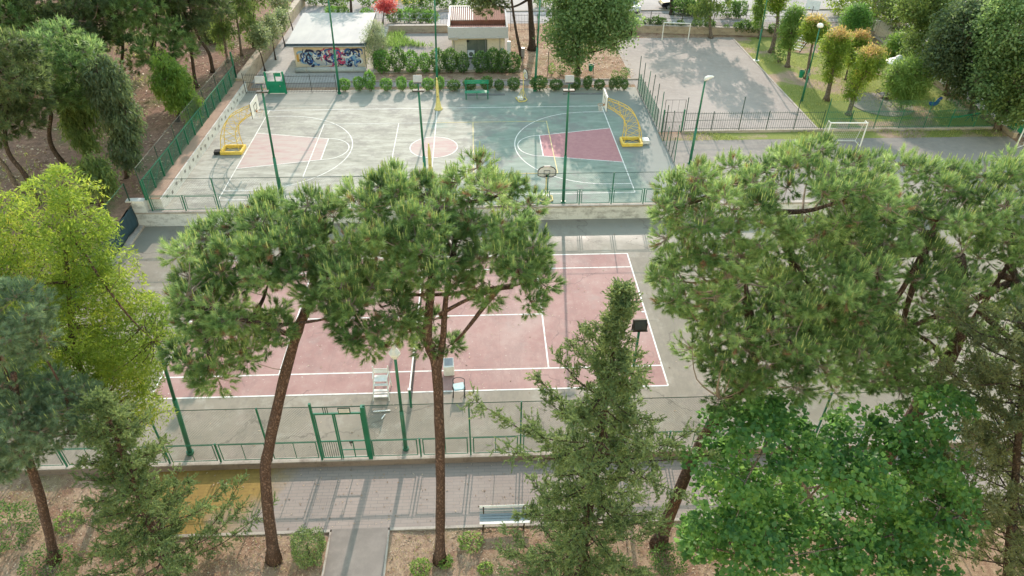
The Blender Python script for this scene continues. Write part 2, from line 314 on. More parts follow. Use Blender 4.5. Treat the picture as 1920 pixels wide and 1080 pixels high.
# ------------------------------------------------------------------ mesh helpers
def org(o):
    v = np.zeros(3)
    while o is not None: v = v+np.array(o.location); o = o.parent
    return v
def link(name, me, mat, parent=None, kind=None):
    o = bpy.data.objects.new(name, me); col.objects.link(o)
    for m in (mat if isinstance(mat, (list, tuple)) else [mat]): me.materials.append(MATS[m])
    if parent is not None: o.parent = parent
    if kind: o['kind'] = kind
    return o
class MB:
    def __init__(s): s.v = []; s.f = []
    def add(s, vs, fs):
        k = len(s.v); s.v += [tuple(map(float, p)) for p in vs]; s.f += [tuple(i+k for i in f) for f in fs]; return s
    def box(s, c, d, rz=0, rx=0, ry=0):
        h = np.array(d)/2; P = np.array([[x, y, z] for x in (-1, 1) for y in (-1, 1) for z in (-1, 1)])*h
        Mx = np.array((Matrix.Rotation(rz, 3, 'Z') @ Matrix.Rotation(ry, 3, 'Y') @ Matrix.Rotation(rx, 3, 'X')))
        return s.add(P @ Mx.T+np.array(c), [(0, 1, 3, 2), (4, 6, 7, 5), (0, 4, 5, 1), (2, 3, 7, 6), (0, 2, 6, 4), (1, 5, 7, 3)])
    def bx(s, x0, x1, y0, y1, z0, z1): return s.box(((x0+x1)/2, (y0+y1)/2, (z0+z1)/2), (x1-x0, y1-y0, z1-z0))
    def tube(s, pts, rad, n=6, cap=True, rough=0.0):
        pts = [np.array(p, float) for p in pts]; m = len(pts)
        rad = [rad]*m if isinstance(rad, (int, float)) else rad
        k = len(s.v); prev = None
        for i, p in enumerate(pts):
            t = pts[min(i+1, m-1)]-pts[max(i-1, 0)]; t = t/(np.linalg.norm(t)+1e-9)
            a = prev if prev is not None else (np.array([1, 0, 0]) if abs(t[0]) < .9 else np.array([0, 1, 0]))
            a = a-t*(a @ t); a /= np.linalg.norm(a)+1e-9; b = np.cross(t, a); prev = a
            for j in range(n):
                r = rad[i]*(1+rough*(random.random()-.5)); q = p+(a*math.cos(2*math.pi*j/n)+b*math.sin(2*math.pi*j/n))*r
                s.v.append(tuple(q))
        for i in range(m-1):
            for j in range(n):
                j2 = (j+1) % n; s.f.append((k+i*n+j, k+i*n+j2, k+(i+1)*n+j2, k+(i+1)*n+j))
        if cap:
            s.f.append(tuple(k+j for j in reversed(range(n)))); s.f.append(tuple(k+(m-1)*n+j for j in range(n)))
        return s
    def bar(s, p, q, r, n=4): return s.tube([p, q], r, n)
    def lathe(s, c, prof, n=14):
        k = len(s.v); m = len(prof)
        for r, z in prof:
            for j in range(n): s.v.append((c[0]+r*math.cos(2*math.pi*j/n), c[1]+r*math.sin(2*math.pi*j/n), c[2]+z))
        for i in range(m-1):
            for j in range(n):
                j2 = (j+1) % n; s.f.append((k+i*n+j, k+i*n+j2, k+(i+1)*n+j2, k+(i+1)*n+j))
        s.f.append(tuple(k+j for j in reversed(range(n)))); s.f.append(tuple(k+(m-1)*n+j for j in range(n))); return s
    def quad(s, pts): return s.add(pts, [tuple(range(len(pts)))])
    def build(s, name, mat, parent=None, kind=None, smooth=False, bevel=0):
        o_ = org(parent) if parent is not None else np.zeros(3)
        me = bpy.data.meshes.new(name)
        me.from_pydata([tuple(np.array(v)-o_) for v in s.v] if o_.any() else s.v, [], s.f); me.update()
        if smooth: me.polygons.foreach_set('use_smooth', [True]*len(me.polygons))
        o = link(name, me, mat, parent, kind)
        if bevel:
            b = o.modifiers.new('bevel', 'BEVEL'); b.width = bevel; b.segments = 2; b.limit_method = 'ANGLE'
        return o
USED = {}
def tag(o, label, cat, group=None):
    o['label'] = label; o['category'] = cat
    if group: o['group'] = group
    return o
def thing(name, label, cat, loc=(0, 0, 0), group=None):
    o = bpy.data.objects.new(name, None); col.objects.link(o); o.location = tuple(float(x) for x in loc); o.empty_display_size = .2
    return tag(o, label, cat, group)
def dup(root, loc, label, rz=0, group=None, scale=None):
    r = root.copy(); col.objects.link(r); r.location = tuple(float(x) for x in loc); r.rotation_euler = (0, 0, rz); r['label'] = label
    if group: r['group'] = group
    if scale: r.scale = scale
    for ch in list(root.children):
        c = ch.copy(); col.objects.link(c); c.parent = r
        for gch in list(ch.children):
            d = gch.copy(); col.objects.link(d); d.parent = c
    return r
def struct(o): o['kind'] = 'structure'; return o

def trimesh(name, V, T, rnd, mats, parent, matidx=None, kind='stuff'):
    V = np.asarray(V, np.float32)-org(parent).astype(np.float32) if parent is not None else np.asarray(V, np.float32)
    me = bpy.data.meshes.new(name); me.vertices.add(len(V)); me.vertices.foreach_set('co', V.ravel())
    T = np.asarray(T, np.int32); me.loops.add(T.size); me.loops.foreach_set('vertex_index', T.ravel())
    me.polygons.add(len(T)); me.polygons.foreach_set('loop_start', np.arange(0, T.size, 3, dtype=np.int32))
    if matidx is not None: me.polygons.foreach_set('material_index', np.asarray(matidx, np.int32))
    me.update(calc_edges=True)
    a = me.attributes.new('rnd', 'FLOAT', 'POINT'); a.data.foreach_set('value', np.asarray(rnd, np.float32))
    return link(name, me, mats, parent, kind)
def unit(a): return a/(np.linalg.norm(a, axis=-1, keepdims=True)+1e-9)
def frames(axis):
    """random-roll frames whose z is axis"""
    z = unit(axis); h = rng.normal(size=z.shape); x = unit(h-z*(h*z).sum(-1, keepdims=True)); y = np.cross(z, x)
    return np.stack([x, y, z], -1)
def stamp(tv, tt, pos, Fm, scale, rnd):
    """copy template (tv,tt) to every frame; returns V,T,rnd"""
    n, k = len(pos), len(tv)
    V = np.einsum('nij,kj->nki', Fm, tv)*np.asarray(scale).reshape(-1, 1, 1)+pos[:, None, :]
    T = tt[None]+(np.arange(n)*k)[:, None, None]
    return V.reshape(-1, 3), T.reshape(-1, 3), np.repeat(rnd, k)
def cat(parts):
    V = []; T = []; Rr = []; I = []; k = 0
    for (v, t, r, i) in parts:
        V.append(v); T.append(t+k); Rr.append(r); I.append(np.full(len(t), i)); k += len(v)
    return np.concatenate(V), np.concatenate(T), np.concatenate(Rr), np.concatenate(I)
# ---- templates
def t_shoot(nn=25, L=.13, nl=.155, wd=.0098):
    v = []; t = []
    for i in range(nn):
        h = L*(i/nn); a = i*2.39996; tilt = R(random.uniform(40, 95)*(1-.62*i/nn)); d = np.array([math.cos(a)*math.sin(tilt), math.sin(a)*math.sin(tilt), math.cos(tilt)])
        s = np.cross(d, np.array([0, 0, 1.0])); s = s/(np.linalg.norm(s)+1e-6)*wd
        b = np.array([0, 0, h]); l = nl*random.uniform(.75, 1.1); k = len(v)
        v += [b-s, b+s, b+d*l]; t.append((k, k+1, k+2))
    return np.array(v), np.array(t)
def t_candle(L=.19, r=.0105):
    v = []; t = []
    for j in range(3): a = 2.09*j; v.append((r*math.cos(a), r*math.sin(a), 0))
    for j in range(3): a = 2.09*j; v.append((r*.8*math.cos(a), r*.8*math.sin(a), L*.85))
    v.append((0, 0, L))
    for j in range(3):
        k = (j+1) % 3; t += [(j, k, 3+k), (j, 3+k, 3+j), (3+j, 3+k, 6)]
    return np.array(v), np.array(t)
def t_leaf(L=.1, W=.07, fold=.25):
    return np.array([(0, 0, 0), (L*.48, W/2, W*fold), (L, 0, 0), (L*.48, -W/2, W*fold)]), np.array([(0, 2, 1), (0, 3, 2)])
def t_blade(L=.14, W=.022):
    return np.array([(0, 0, 0), (L*.4, W/2, 0), (L, 0, -L*.12), (L*.4, -W/2, 0)]), np.array([(0, 3, 2), (0, 2, 1)])
def t_spray(n=16, L=.24):
    v = []; t = []
    for i in range(n):
        h = L*(i/n); a = random.uniform(0, 6.28); ti = R(random.uniform(22, 55)); l = L*.36*(1.15-.6*i/n)
        d = np.array([math.cos(a)*math.sin(ti), math.sin(a)*math.sin(ti)*.75, math.cos(ti)]); s = unit(np.cross(d, rng.normal(size=3)))*.019
        b = np.array([0, 0, h]); k = len(v); v += [b-s, b+s, b+d*l]; t.append((k, k+1, k+2))
    return np.array(v), np.array(t)
SH = t_shoot(); SHF = t_shoot(14, .16, .20, .023); CAN = t_candle(); LEAF = t_leaf(); BLADE = t_blade(); SPR = t_spray(15, .24)

def in_lobes(lobes, n, shell=.55, up=.0):
    vol = np.array([np.prod(l[1]) for l in lobes])**.75; k = rng.choice(len(lobes), n, p=vol/vol.sum())
    d = unit(rng.normal(size=(n, 3))); d[:, 2] = np.where((d[:, 2] < 0) & (rng.random(n) < up), -d[:, 2], d[:, 2])
    r = (shell**3+(1-shell**3)*rng.random(n))**(1/3)
    C = np.array([l[0] for l in lobes])[k]; S = np.array([l[1] for l in lobes])[k]
    return C+d*S*r[:, None], d
def spread(P, D, dist, nmax):
    keep = [0]; K = np.empty((nmax, 3)); K[0] = P[0]
    for i in range(1, len(P)):
        if len(keep) >= nmax: break
        if ((K[:len(keep)]-P[i])**2).sum(1).min() > dist*dist: K[len(keep)] = P[i]; keep.append(i)
    return P[keep], D[keep]
def smoothpath(pts, n=4):
    pts = [np.array(p, float) for p in pts]; out = []
    for i in range(len(pts)-1):
        p0 = pts[max(i-1, 0)]; p1 = pts[i]; p2 = pts[i+1]; p3 = pts[min(i+2, len(pts)-1)]
        for j in range(n):
            t = j/n; out.append(.5*((2*p1)+(-p0+p2)*t+(2*p0-5*p1+4*p2-p3)*t*t+(-p0+3*p1-3*p2+p3)*t**3))
    out.append(pts[-1]); return out
def skeleton(trunk, r0, r1, targets, nlimb, lr, sag=.12, seg=10, trunks=()):
    """trunk tube with limbs reaching for the clumps; returns MB and sample points to hang twigs on"""
    mb = MB(); tp = smoothpath(trunk); n = len(tp)
    rr = [r0+(r1-r0)*(i/(n-1))**.8 for i in range(n)]; rr[0] *= 1.55; rr[1] *= 1.08
    mb.tube(tp, rr, seg, rough=.2)
    samples = [p for p in tp[int(n*.6):]]; srad = [r for r in rr[int(n*.6):]]
    for (pth, a, b) in trunks:
        q = smoothpath(pth); m = len(q); mb.tube(q, [a+(b-a)*i/(m-1) for i in range(m)], seg-2, rough=.1); samples += q[m//3:]
    if nlimb:
        idx = [0]; P = targets
        for _ in range(nlimb-1):
            d = np.min([((P-P[j])**2).sum(1) for j in idx], 0); idx.append(int(np.argmax(d)))
        for j in idx:
            e = P[j]; S = np.array(samples); k = int(np.argmin(((S-e)**2).sum(1)-.8*(S[:, 2]-S[:, 2].min())*0 + .0)); k = random.randrange(max(1, len(S)//2), len(S)) if random.random() < .4 else k
            s = S[min(k, len(S)-1)]; mid = (s+e)/2+np.array([random.uniform(-.3, .3), random.uniform(-.3, .3), -sag*np.linalg.norm(e-s)])
            q = smoothpath([s, mid, e], 4); m = len(q); mb.tube(q, [lr*(1-.75*i/(m-1)) for i in range(m)], 6, rough=.1); samples += q[3:]
    return mb, np.array(samples)

def pine(name, label, base, trunk, lobes, ncl=60, R0=.2, R1=.09, clr=.55, per=42, shoot=SH, mats=('pine_needles', 'pine_shoot'), candles=.5, bark='pine_bark', limbs=8, group=None, scl=1.0, brown=.0, shell=.5, trunks=(), cat_='tree', dist=.62, csize=1.0, gap=None):
    root = thing(name, label, cat_, base, group)
    P, D = in_lobes(lobes, ncl*8, shell, .45)
    if gap: kp = np.sin(P[:, 0]*2.1+P[:, 2]*1.7)+np.sin(P[:, 1]*2.3-P[:, 2]*1.9+1)+np.sin(P[:, 2]*2.6+P[:, 0]*1.1) > gap; P, D = P[kp], D[kp]
    P, D = spread(P, D, clr*dist*1.7, ncl)
    mb, S = skeleton(trunk, R0, R1, P, limbs, R0*.42, trunks=trunks)
    mb.build('trunk', bark, root, smooth=True)
    tw = MB(); cc = np.mean([l[0] for l in lobes], 0)
    pos = []; ax = []; top = []; rn = []
    for c, d in zip(P, D):
        s = S[np.argmin(((S-c)**2).sum(1)+((S[:, 2] > c[2]+.2)*2.0))]; L = np.linalg.norm(c-s)
        mid = (s+c)/2+np.array([0, 0, -.12*L])+rng.normal(size=3)*.08*L
        tw.tube(smoothpath([s, mid, c], 3), [max(.012, .05*min(1, L/2.5))*(1-.11*i) for i in range(7)], 4, cap=False)
        n = int(per*random.uniform(.7, 1.25)); q = unit(rng.normal(size=(n, 3))+d*.45+np.array([0, -.15, .45]))
        rad = clr*random.uniform(.7, 1.25)*(.5+.5*rng.random(n)**.5); p = c+q*rad[:, None]*np.array([1, 1, .8])
        a = unit(q*1.1+np.array([0, 0, .35])+rng.normal(size=(n, 3))*.2)
        pos.append(p-a*.1); ax.append(a); cr = random.random()
        rn.append(np.clip(-.02+.6*cr+rng.normal(size=n)*.14+.2*(rad/clr), 0, 1)); top.append((q[:, 2] > .3) & (d[2] > random.uniform(-.1, .5)))
        for j in range(0, n, 3): tw.tube([c, (c+p[j])/2-np.array([0, 0, .04]), p[j]-a[j]*.1], [.012, .009, .006], 3, cap=False)
    pos = np.concatenate(pos); ax = np.concatenate(ax); rn = np.concatenate(rn); top = np.concatenate(top)
    tw.build('branches', 'twig', root, kind='stuff')
    sc_ = scl*rng.uniform(.8, 1.25, len(pos)); parts = [stamp(*shoot, pos, frames(ax), sc_, rn)+(0,)]
    V, T, Rr, I = cat(parts); ml = [mats[0]]
    if brown > 0:
        ml.append('brown_needles'); nt_ = len(shoot[1]); bsel = rng.random(len(pos)) < brown; I = np.where(np.repeat(bsel, nt_), 1, 0)
    crown = trimesh('crown', V, T, Rr, ml, root, I)
    if candles > 0:
        sel = np.where(top & (ax[:, 2] > .55) & (rng.random(len(pos)) < candles*1.5))[0]
        cp = pos[sel]+ax[sel]*.15*scl; ca = unit(ax[sel]*.15+np.array([0, 0, 1.0])+rng.normal(size=(len(sel), 3))*.03)
        V, T, Rr = stamp(*CAN, cp, frames(ca), scl*csize*rng.uniform(.6, 1.25, len(sel)), rng.random(len(sel)))
        trimesh('new_shoots', V, T, Rr, [mats[1]], crown)
    return root

def leafy(name, label, base, trunk, lobes, ncl=60, per=60, clr=.4, tmpl=LEAF, mat='plane_leaves', R0=.12, R1=.05, bark='grey_bark', limbs=6, group=None, scl=1.0, droop=0.0, flat=.6, shell=.35, mat2=None, topfrac=.0, cat_='tree', trunks=(), twig=True, crown='crown', outward=.5, trunkname='trunk', dome=0, sep=.55):
    """leaf clumps on twigs; droop>0 hangs the leaves in strands"""
    root = thing(name, label, cat_, base, group)
    P, D = in_lobes(lobes, ncl*5, shell, .25); P, D = spread(P, D, clr*sep, ncl)
    if trunk is not None:
        mb, S = skeleton(trunk, R0, R1, P, limbs, R0*.4, trunks=trunks); mb.build(trunkname, bark, root, smooth=True)
        if twig:
            tw = MB()
            for c in P:
                s = S[np.argmin(((S-c)**2).sum(1))]; L = np.linalg.norm(c-s)
                tw.tube([s, (s+c)/2+np.array([0, 0, -.06*L])+rng.normal(size=3)*.06*L, c], [max(.008, .03*min(1, L/2)), .015*max(.5, min(1, L)), .007], 4, cap=False)
            tw.build('branches', bark, root, kind='stuff')
    n = len(P)*per; c = np.repeat(P, per, 0); d = np.repeat(D, per, 0)
    off = rng.normal(size=(n, 3))*clr*.5*np.array([1, 1, .75])
    if droop:
        off[:, :2] *= .55; off[:, 2] = -droop*rng.random(n)+.15*rng.normal(size=n)
        k = np.repeat(rng.normal(size=(len(P)*max(1, per//8)+1, 2))*clr*.5, 8, 0)[:n] if per >= 8 else 0
        if per >= 8 and len(k) == n: off[:, :2] = off[:, :2]*.3+k
    if dome:
        dd = unit(rng.normal(size=(n, 3))+np.array([0, 0, .55])+d*.5); off = dd*(clr*np.repeat(rng.uniform(.6, 1.25, len(P)), per)*(.55+.45*rng.random(n)**.5))[:, None]*np.array([1, 1, dome]); d = dd
    pos = c+off
    xd = unit(rng.normal(size=(n, 3))+d*outward+np.array([0, 0, -.25-(1.6 if droop else 0)]))      # leaf runs along local x
    zn = rng.normal(size=(n, 3))*flat+np.array([0, 0, 1.0])+d*.35; zn = unit(zn-xd*(zn*xd).sum(1, keepdims=True)); yd = np.cross(zn, xd)
    Fm = np.stack([xd, yd, zn], -1); rc = np.repeat(rng.random(len(P)), per)
    rn = np.clip(.08+.6*rc+.35*rng.random(n), 0, 1)
    V, T, Rr = stamp(*tmpl, pos, Fm, scl*rng.uniform(.6, 1.3, n), rn)
    ml = [mat]; I = None
    if mat2:
        ml.append(mat2); zt = np.quantile(pos[:, 2], 1-topfrac); sel = pos[:, 2]+rng.normal(size=n)*.15 > zt; I = np.repeat(sel, len(tmpl[1])).astype(int)
    trimesh(crown, V, T, Rr, ml, root, I)
    return root

def juniper(name, label, base, top, rmax, nbr=90, mat='juniper_sprays', R0=.16, bark='dark_bark', prof=None, per=26, group=None, spr=SPR, scl=1.0, lean=(0, 0), zmin=.06):
    root = thing(name, label, 'tree', base, group); base = np.array(base, float); top = np.array(top, float); H = top-base
    tp = smoothpath([base, base+H*.35+np.array([lean[0], lean[1], 0]), base+H*.7, top], 5)
    MB().tube(tp, [R0*(1-.9*i/(len(tp)-1)) for i in range(len(tp))], 9, rough=.12).build('trunk', bark, root, smooth=True)
    tw = MB(); pos = []; ax = []; rn = []
    for i in range(nbr):
        t = zmin+(1-zmin)*(i+random.random())/nbr; a = i*2.4+random.uniform(-.6, .6); k = min(len(tp)-1.001, t*(len(tp)-1)); j = int(k); s = tp[j]+(tp[j+1]-tp[j])*(k-j)
        L = rmax*(prof(t) if prof else (1-t)**.8+.08)*random.choice([.35, .55, .75, .9, 1.0, 1.2])
        d = np.array([math.cos(a), math.sin(a), random.uniform(0, .45)]); e = s+d*L+np.array([0, 0, random.uniform(-.05, .2)*L]); mid = s+d*L*.5+np.array([0, 0, -.12*L])
        q = smoothpath([s, mid, e], 4); tw.tube(q, [max(.006, .035*(1-.8*m/8)*min(1, L)) for m in range(9)], 4, cap=False)
        Q = np.array(q); cr = random.random(); ns = max(2, int(2+L*4.2))
        for m in range(ns):
            u = .22+.78*(m+random.random()*.6)/ns; ii = min(u*8, 7.99); jj = int(ii); p0 = Q[jj]+(Q[jj+1]-Q[jj])*(ii-jj)
            sl_ = random.uniform(.15, .42)*(1.1-.4*u)*(.6+.25*L); sd_ = unit(d*.7+rng.normal(size=3)*np.array([.7, .7, .35])+np.array([0, 0, .15])); p1 = p0+sd_*sl_
            tw.tube([p0, p1], [.01, .005], 3, cap=False)
            n = max(5, int(per*.42)); w_ = rng.random(n); pos.append(p0+(p1-p0)*w_[:, None]+rng.normal(size=(n, 3))*.075); ax.append(unit(sd_*.9+rng.normal(size=(n, 3))*.55+np.array([0, 0, .2]))); rn.append(np.clip(.1+.4*cr+.25*random.random()+.3*rng.random(n), 0, 1))
    tw.build('branches', bark, root, kind='stuff'); pos = np.concatenate(pos); ax = np.concatenate(ax)
    V, T, Rr = stamp(*spr, pos, frames(ax), scl*rng.uniform(.55, 1.15, len(pos)), np.concatenate(rn)); trimesh('crown', V, T, Rr, [mat], root)
    return root

def bush_mesh(name, size, n, tmpl, scl, mat, parent, z0=.12, boxy=3.0):
    """clipped bush: leaves over a rounded block"""
    d = rng.normal(size=(n, 3)); d = unit(d); k = (np.abs(d)**boxy).sum(1)**(1/boxy); s = d/k[:, None]*(.72+.3*rng.random(n)**.5)[:, None]
    s *= 1+.10*np.sin(d[:, :1]*7+d[:, 1:2]*5); pos = s*np.array(size)/2+np.array([0, 0, size[2]/2+z0])+org(parent)
    xd = unit(rng.normal(size=(n, 3))+d*.8+np.array([0, 0, .3])); zn = unit(rng.normal(size=(n, 3))*.7+d); zn = unit(zn-xd*(zn*xd).sum(1, keepdims=True)); yd = np.cross(zn, xd)
    V, T, Rr = stamp(*tmpl, pos, np.stack([xd, yd, zn], -1), scl*rng.uniform(.6, 1.3, n), rng.random(n))
    return trimesh('foliage', V, T, Rr, [mat], parent)

exec_parts = True
# ================================================================== THE SETTING
def sheet(name, x0, x1, y0, y1, h, mat, nx=40, ny=40, parent=None):
    xs = np.linspace(x0, x1, nx+1); ys = np.linspace(y0, y1, ny+1); mb = MB()
    mb.v = [(float(x), float(y), float(h(x, y) if callable(h) else h)) for y in ys for x in xs]
    mb.f = [(j*(nx+1)+i, j*(nx+1)+i+1, (j+1)*(nx+1)+i+1, (j+1)*(nx+1)+i) for j in range(ny) for i in range(nx)]
    o = mb.build(name, mat, parent, smooth=True)
    return struct(o) if parent is None else o
def wav(x, y): return .05*math.sin(x*1.3+y*.7)+.04*math.sin(x*.6-y*1.7+1)+.03*math.sin(2.9*x+2.3*y)
def sstep(a, b, t):
    t = min(1, max(0, (t-a)/(b-a))); return t*t*(3-2*t)
def hwood(x, y):
    e = sstep(0, 2.5, -17.3-x); return -.27+2.0*sstep(-8, 11, y)+e*(wav(x, y)*2.2+.012*(-x-17))
sheet('ground', -17.25, 300, 9.8, 300, .88, 'dry_soil', 4, 4)
sheet('wood_ground', -140, -17.25, 9.6, 300, hwood, 'forest_litter', 120, 160)
sheet('slope_ground', -140, -17.95, -50, 9.6, hwood, 'forest_litter', 80, 60)
def hnear(x, y):
    if -10.2 < x and y > -12.45: return -.31
    if -2.75 < x < -.3 and y > -40: return -.31
    return -.265+wav(x, y)*.6+.25*sstep(-10, -17, x)*sstep(-10, -13, y)
sheet('front_ground', -17.95, 50, -34.9, -9.4, hnear, 'dry_soil', 200, 70)
sheet('front_path', -10.1, 50, -12.42, -9.42, -.25, 'brick_paving', 1, 1)
sheet('side_path', -2.6, -.45, -34, -12.42, -.252, 'concrete_path', 1, 1)
struct(MB().bx(-10.1, -2.66, -12.54, -12.42, -.4, -.225).build('path_kerb', 'kerb_concrete'))
struct(MB().bx(-.39, 50, -12.54, -12.42, -.4, -.225).build('path_kerb', 'kerb_concrete'))
for x in (-2.66, -.45): struct(MB().bx(x, x+.07, -34, -12.545, -.4, -.205).build('path_kerb', 'kerb_concrete'))
# ---- tennis court
tc = struct(MB().bx(-17.65, 50, -9.12, 9.45, -.7, 0).build('tennis_court', 'tennis_concrete'))
HX, HY, SX, SY = 11.885, 5.485, 6.40, 4.115
MB().quad([(-HX, -HY, .004), (HX, -HY, .004), (HX, HY, .004), (-HX, HY, .004)]).build('playing_surface', 'tennis_red', tc)
def rline(x0, x1, y0, y1, z, mat, parent, tr=None, nm='court_line'):
    q = [(x0, y0), (x1, y0), (x1, y1), (x0, y1)]
    if tr: q = [tr(*p) for p in q]
    return MB().quad([(p[0], p[1], z) for p in q]).build(nm, mat, parent)
W_ = .038
for y in (-HY, HY, -SY, SY): rline(-HX, HX, y-W_, y+W_, .009, 'line_white', tc)
for x in (-HX, HX): rline(x-W_, x+W_, -HY, HY, .0105, 'line_white', tc)
for x in (-SX, SX): rline(x-W_, x+W_, -SY, SY, .0105, 'line_white', tc)
rline(-SX, SX, -W_, W_, .009, 'line_white', tc)
for s in (-1, 1): rline(s*HX-.05-.15*(s > 0), s*HX+.05+.15*(s < 0), -.05, .05, .012, 'line_white', tc)
# ---- basketball court
bc = struct(MB().bx(-16.35, 16.75, 9.8, 29.55, .3, .9).build('basketball_court', 'basketball_surface'))
BS, BR, BX, BY = .95429, .00739, -.1034, 18.2645
def B(x, y): return (BX+BS*(x*math.cos(BR)-y*math.sin(BR)), BY+BS*(x*math.sin(BR)+y*math.cos(BR)))
def bpoly(pts, z, mat, nm): MB().quad([B(*p)+(z,) for p in pts]).build(nm, mat, bc)
bpoly([(14, -3), (14, 3), (8.2, 1.8), (8.2, -1.8)], .904, 'key_red', 'key_area')
bpoly([(-14, 3), (-14, -3), (-8.2, -1.8), (-8.2, 1.8)], .904, 'key_red_worn', 'key_area')
bpoly([(1.8*math.cos(a*math.pi/24), 1.8*math.sin(a*math.pi/24)) for a in range(48)], .904, 'key_red_worn', 'centre_circle')
L2 = .035
def seg(p, q, mat, z=.909, w=L2):
    p = np.array(B(*p)); q = np.array(B(*q)); d = (q-p)/np.linalg.norm(q-p); n = np.array([-d[1], d[0]])*w
    MB().quad([tuple(p-n)+(z,), tuple(q-n)+(z,), tuple(q+n)+(z,), tuple(p+n)+(z,)]).build('court_line', mat, bc)
def arc(c, r, a0, a1, mat, z=.91, n=40, w=L2):
    mb = MB(); P = []
    for i in range(n+1):
        a = a0+(a1-a0)*i/n
        for rr in (r-w, r+w): P.append(B(c[0]+rr*math.cos(a), c[1]+rr*math.sin(a))+(z,))
    mb.add(P, [(2*i, 2*i+1, 2*i+3, 2*i+2) for i in range(n)]).build('court_line', mat, bc)
for y in (-7.5, 7.5): seg((-14, y), (14, y), 'line_white' if y > 0 else 'line_worn')
for s in (-1, 1):
    lm = 'line_white' if s > 0 else 'line_worn'
    seg((14*s, -7.5), (14*s, 7.5), lm, .911)
    seg((14*s, 3), (8.2*s, 1.8), lm); seg((14*s, -3), (8.2*s, -1.8), lm); seg((8.2*s, -1.8), (8.2*s, 1.8), lm, .911)
    a = math.pi/2; cx = 14*s-1.575*s
    arc((8.2*s, 0), 1.8, a, a+math.pi*(1 if s > 0 else -1), lm)
    arc((cx, 0), 6.25, a, a+math.pi*(1 if s > 0 else -1), lm)
    for y in (-6.25, 6.25): seg((14*s, y), (cx, y), lm, .9095)
    seg((9*s, -4.5), (9*s, 4.5), 'line_yellow' if s > 0 else 'line_worn', .912, .03); seg((3*s, -4.5), (3*s, 4.5), 'line_yellow' if s > 0 else 'line_worn', .9125, .03)
    seg((9.03*s, 4.5*1), (0, 4.5*1), 'line_yellow' if s > 0 else 'line_worn', .913, .03); seg((9.03*s, -4.5), (0, -4.5), 'line_yellow' if s > 0 else 'line_worn', .913, .03)
seg((0, -7.5), (0, 7.5), 'line_worn', .9115); arc((0, 0), 1.8, 0, 2*math.pi, 'line_white', .91, 48)
# ---- retaining walls and kerbs of the terraces
struct(MB().bx(-18.3, 50, 9.45, 9.80, -.5, .88).build('terrace_wall', 'white_wall'))
struct(MB().bx(-18.35, 50, 9.42, 9.72, .88, 1.0).build('terrace_coping', 'kerb_concrete', bevel=.015))
struct(MB().bx(-18.32, -17.22, 9.43, 9.86, -.5, 1.80).build('corner_pier', 'white_wall'))
lw = struct(MB().bx(-17.25, -16.35, 9.84, 29.6, .3, 1.70).build('side_wall', 'side_white'))
struct(MB().bx(-17.3, -16.42, 9.84, 29.6, 1.70, 1.745).build('side_coping', 'ledge_soil'))
for i in range(11):
    for dy in (0, .75):
        y = 10.6+i*1.68+dy*1.1
        if y < 28.8: MB().bx(-16.36, -16.342, y, y+.24, 1.30-.16*(dy > 0), 1.50-.16*(dy > 0)).build('drain_hole', 'drain', lw)
struct(MB().bx(-17.25, -16.6, 29.6, 56, .3, 1.95).build('driveway_wall', 'stone_wall'))
struct(MB().bx(-18.1, -17.65, -9.4, 9.45, -.5, .14).build('court_kerb', 'kerb_concrete', bevel=.02))
struct(MB().bx(-18.1, 50, -9.42, -9.12, -.7, .05).build('front_kerb', 'dark_wall', bevel=.015))
struct(MB().bx(-18.1, 50, -9.40, -9.14, .05, .085).build('front_coping', 'kerb_concrete'))
# ---- level ground around the upper court
sheet('back_path', -16.3, 17.6, 30.25, 31.35, .886, 'asphalt_yard', 1, 1)
struct(MB().bx(-9, 17.4, 31.35, 31.47, .8, .98).build('back_kerb', 'kerb_concrete'))
sheet('driveway', -16.55, -6.2, 31.36, 62, .889, 'driveway', 1, 1)
sheet('yard_floor', -6.0, 6.3, 33.9, 45, .884, 'asphalt_yard', 1, 1)
sheet('playing_yard', 16.78, 29.1, 20.4, 43.0, .89, 'asphalt_court', 1, 1)
sheet('goal_yard', 16.78, 43.2, 9.9, 18.9, .888, 'asphalt_yard', 1, 1)
sheet('verge', 16.78, 43.2, 18.9, 20.1, .892, 'lawn', 1, 1)
sheet('lawn', 29.25, 43.1, 20.4, 43, .893, 'lawn', 1, 1)
struct(MB().bx(29.1, 29.25, 20.4, 42.8, .8, .93).build('lawn_kerb', 'kerb_concrete'))
sheet('road', -60, 150, 48.2, 90, .891, 'asphalt_road', 1, 1)
sheet('side_road', 44.3, 150, 9.8, 48.2, .889, 'driveway', 1, 1)
struct(MB().bx(-6, 60, 52.6, 52.75, .8, 1.02).build('road_kerb', 'kerb_concrete'))
sheet('pavement', 18.5, 44, 46.2, 48.2, .895, 'concrete_path', 1, 1)
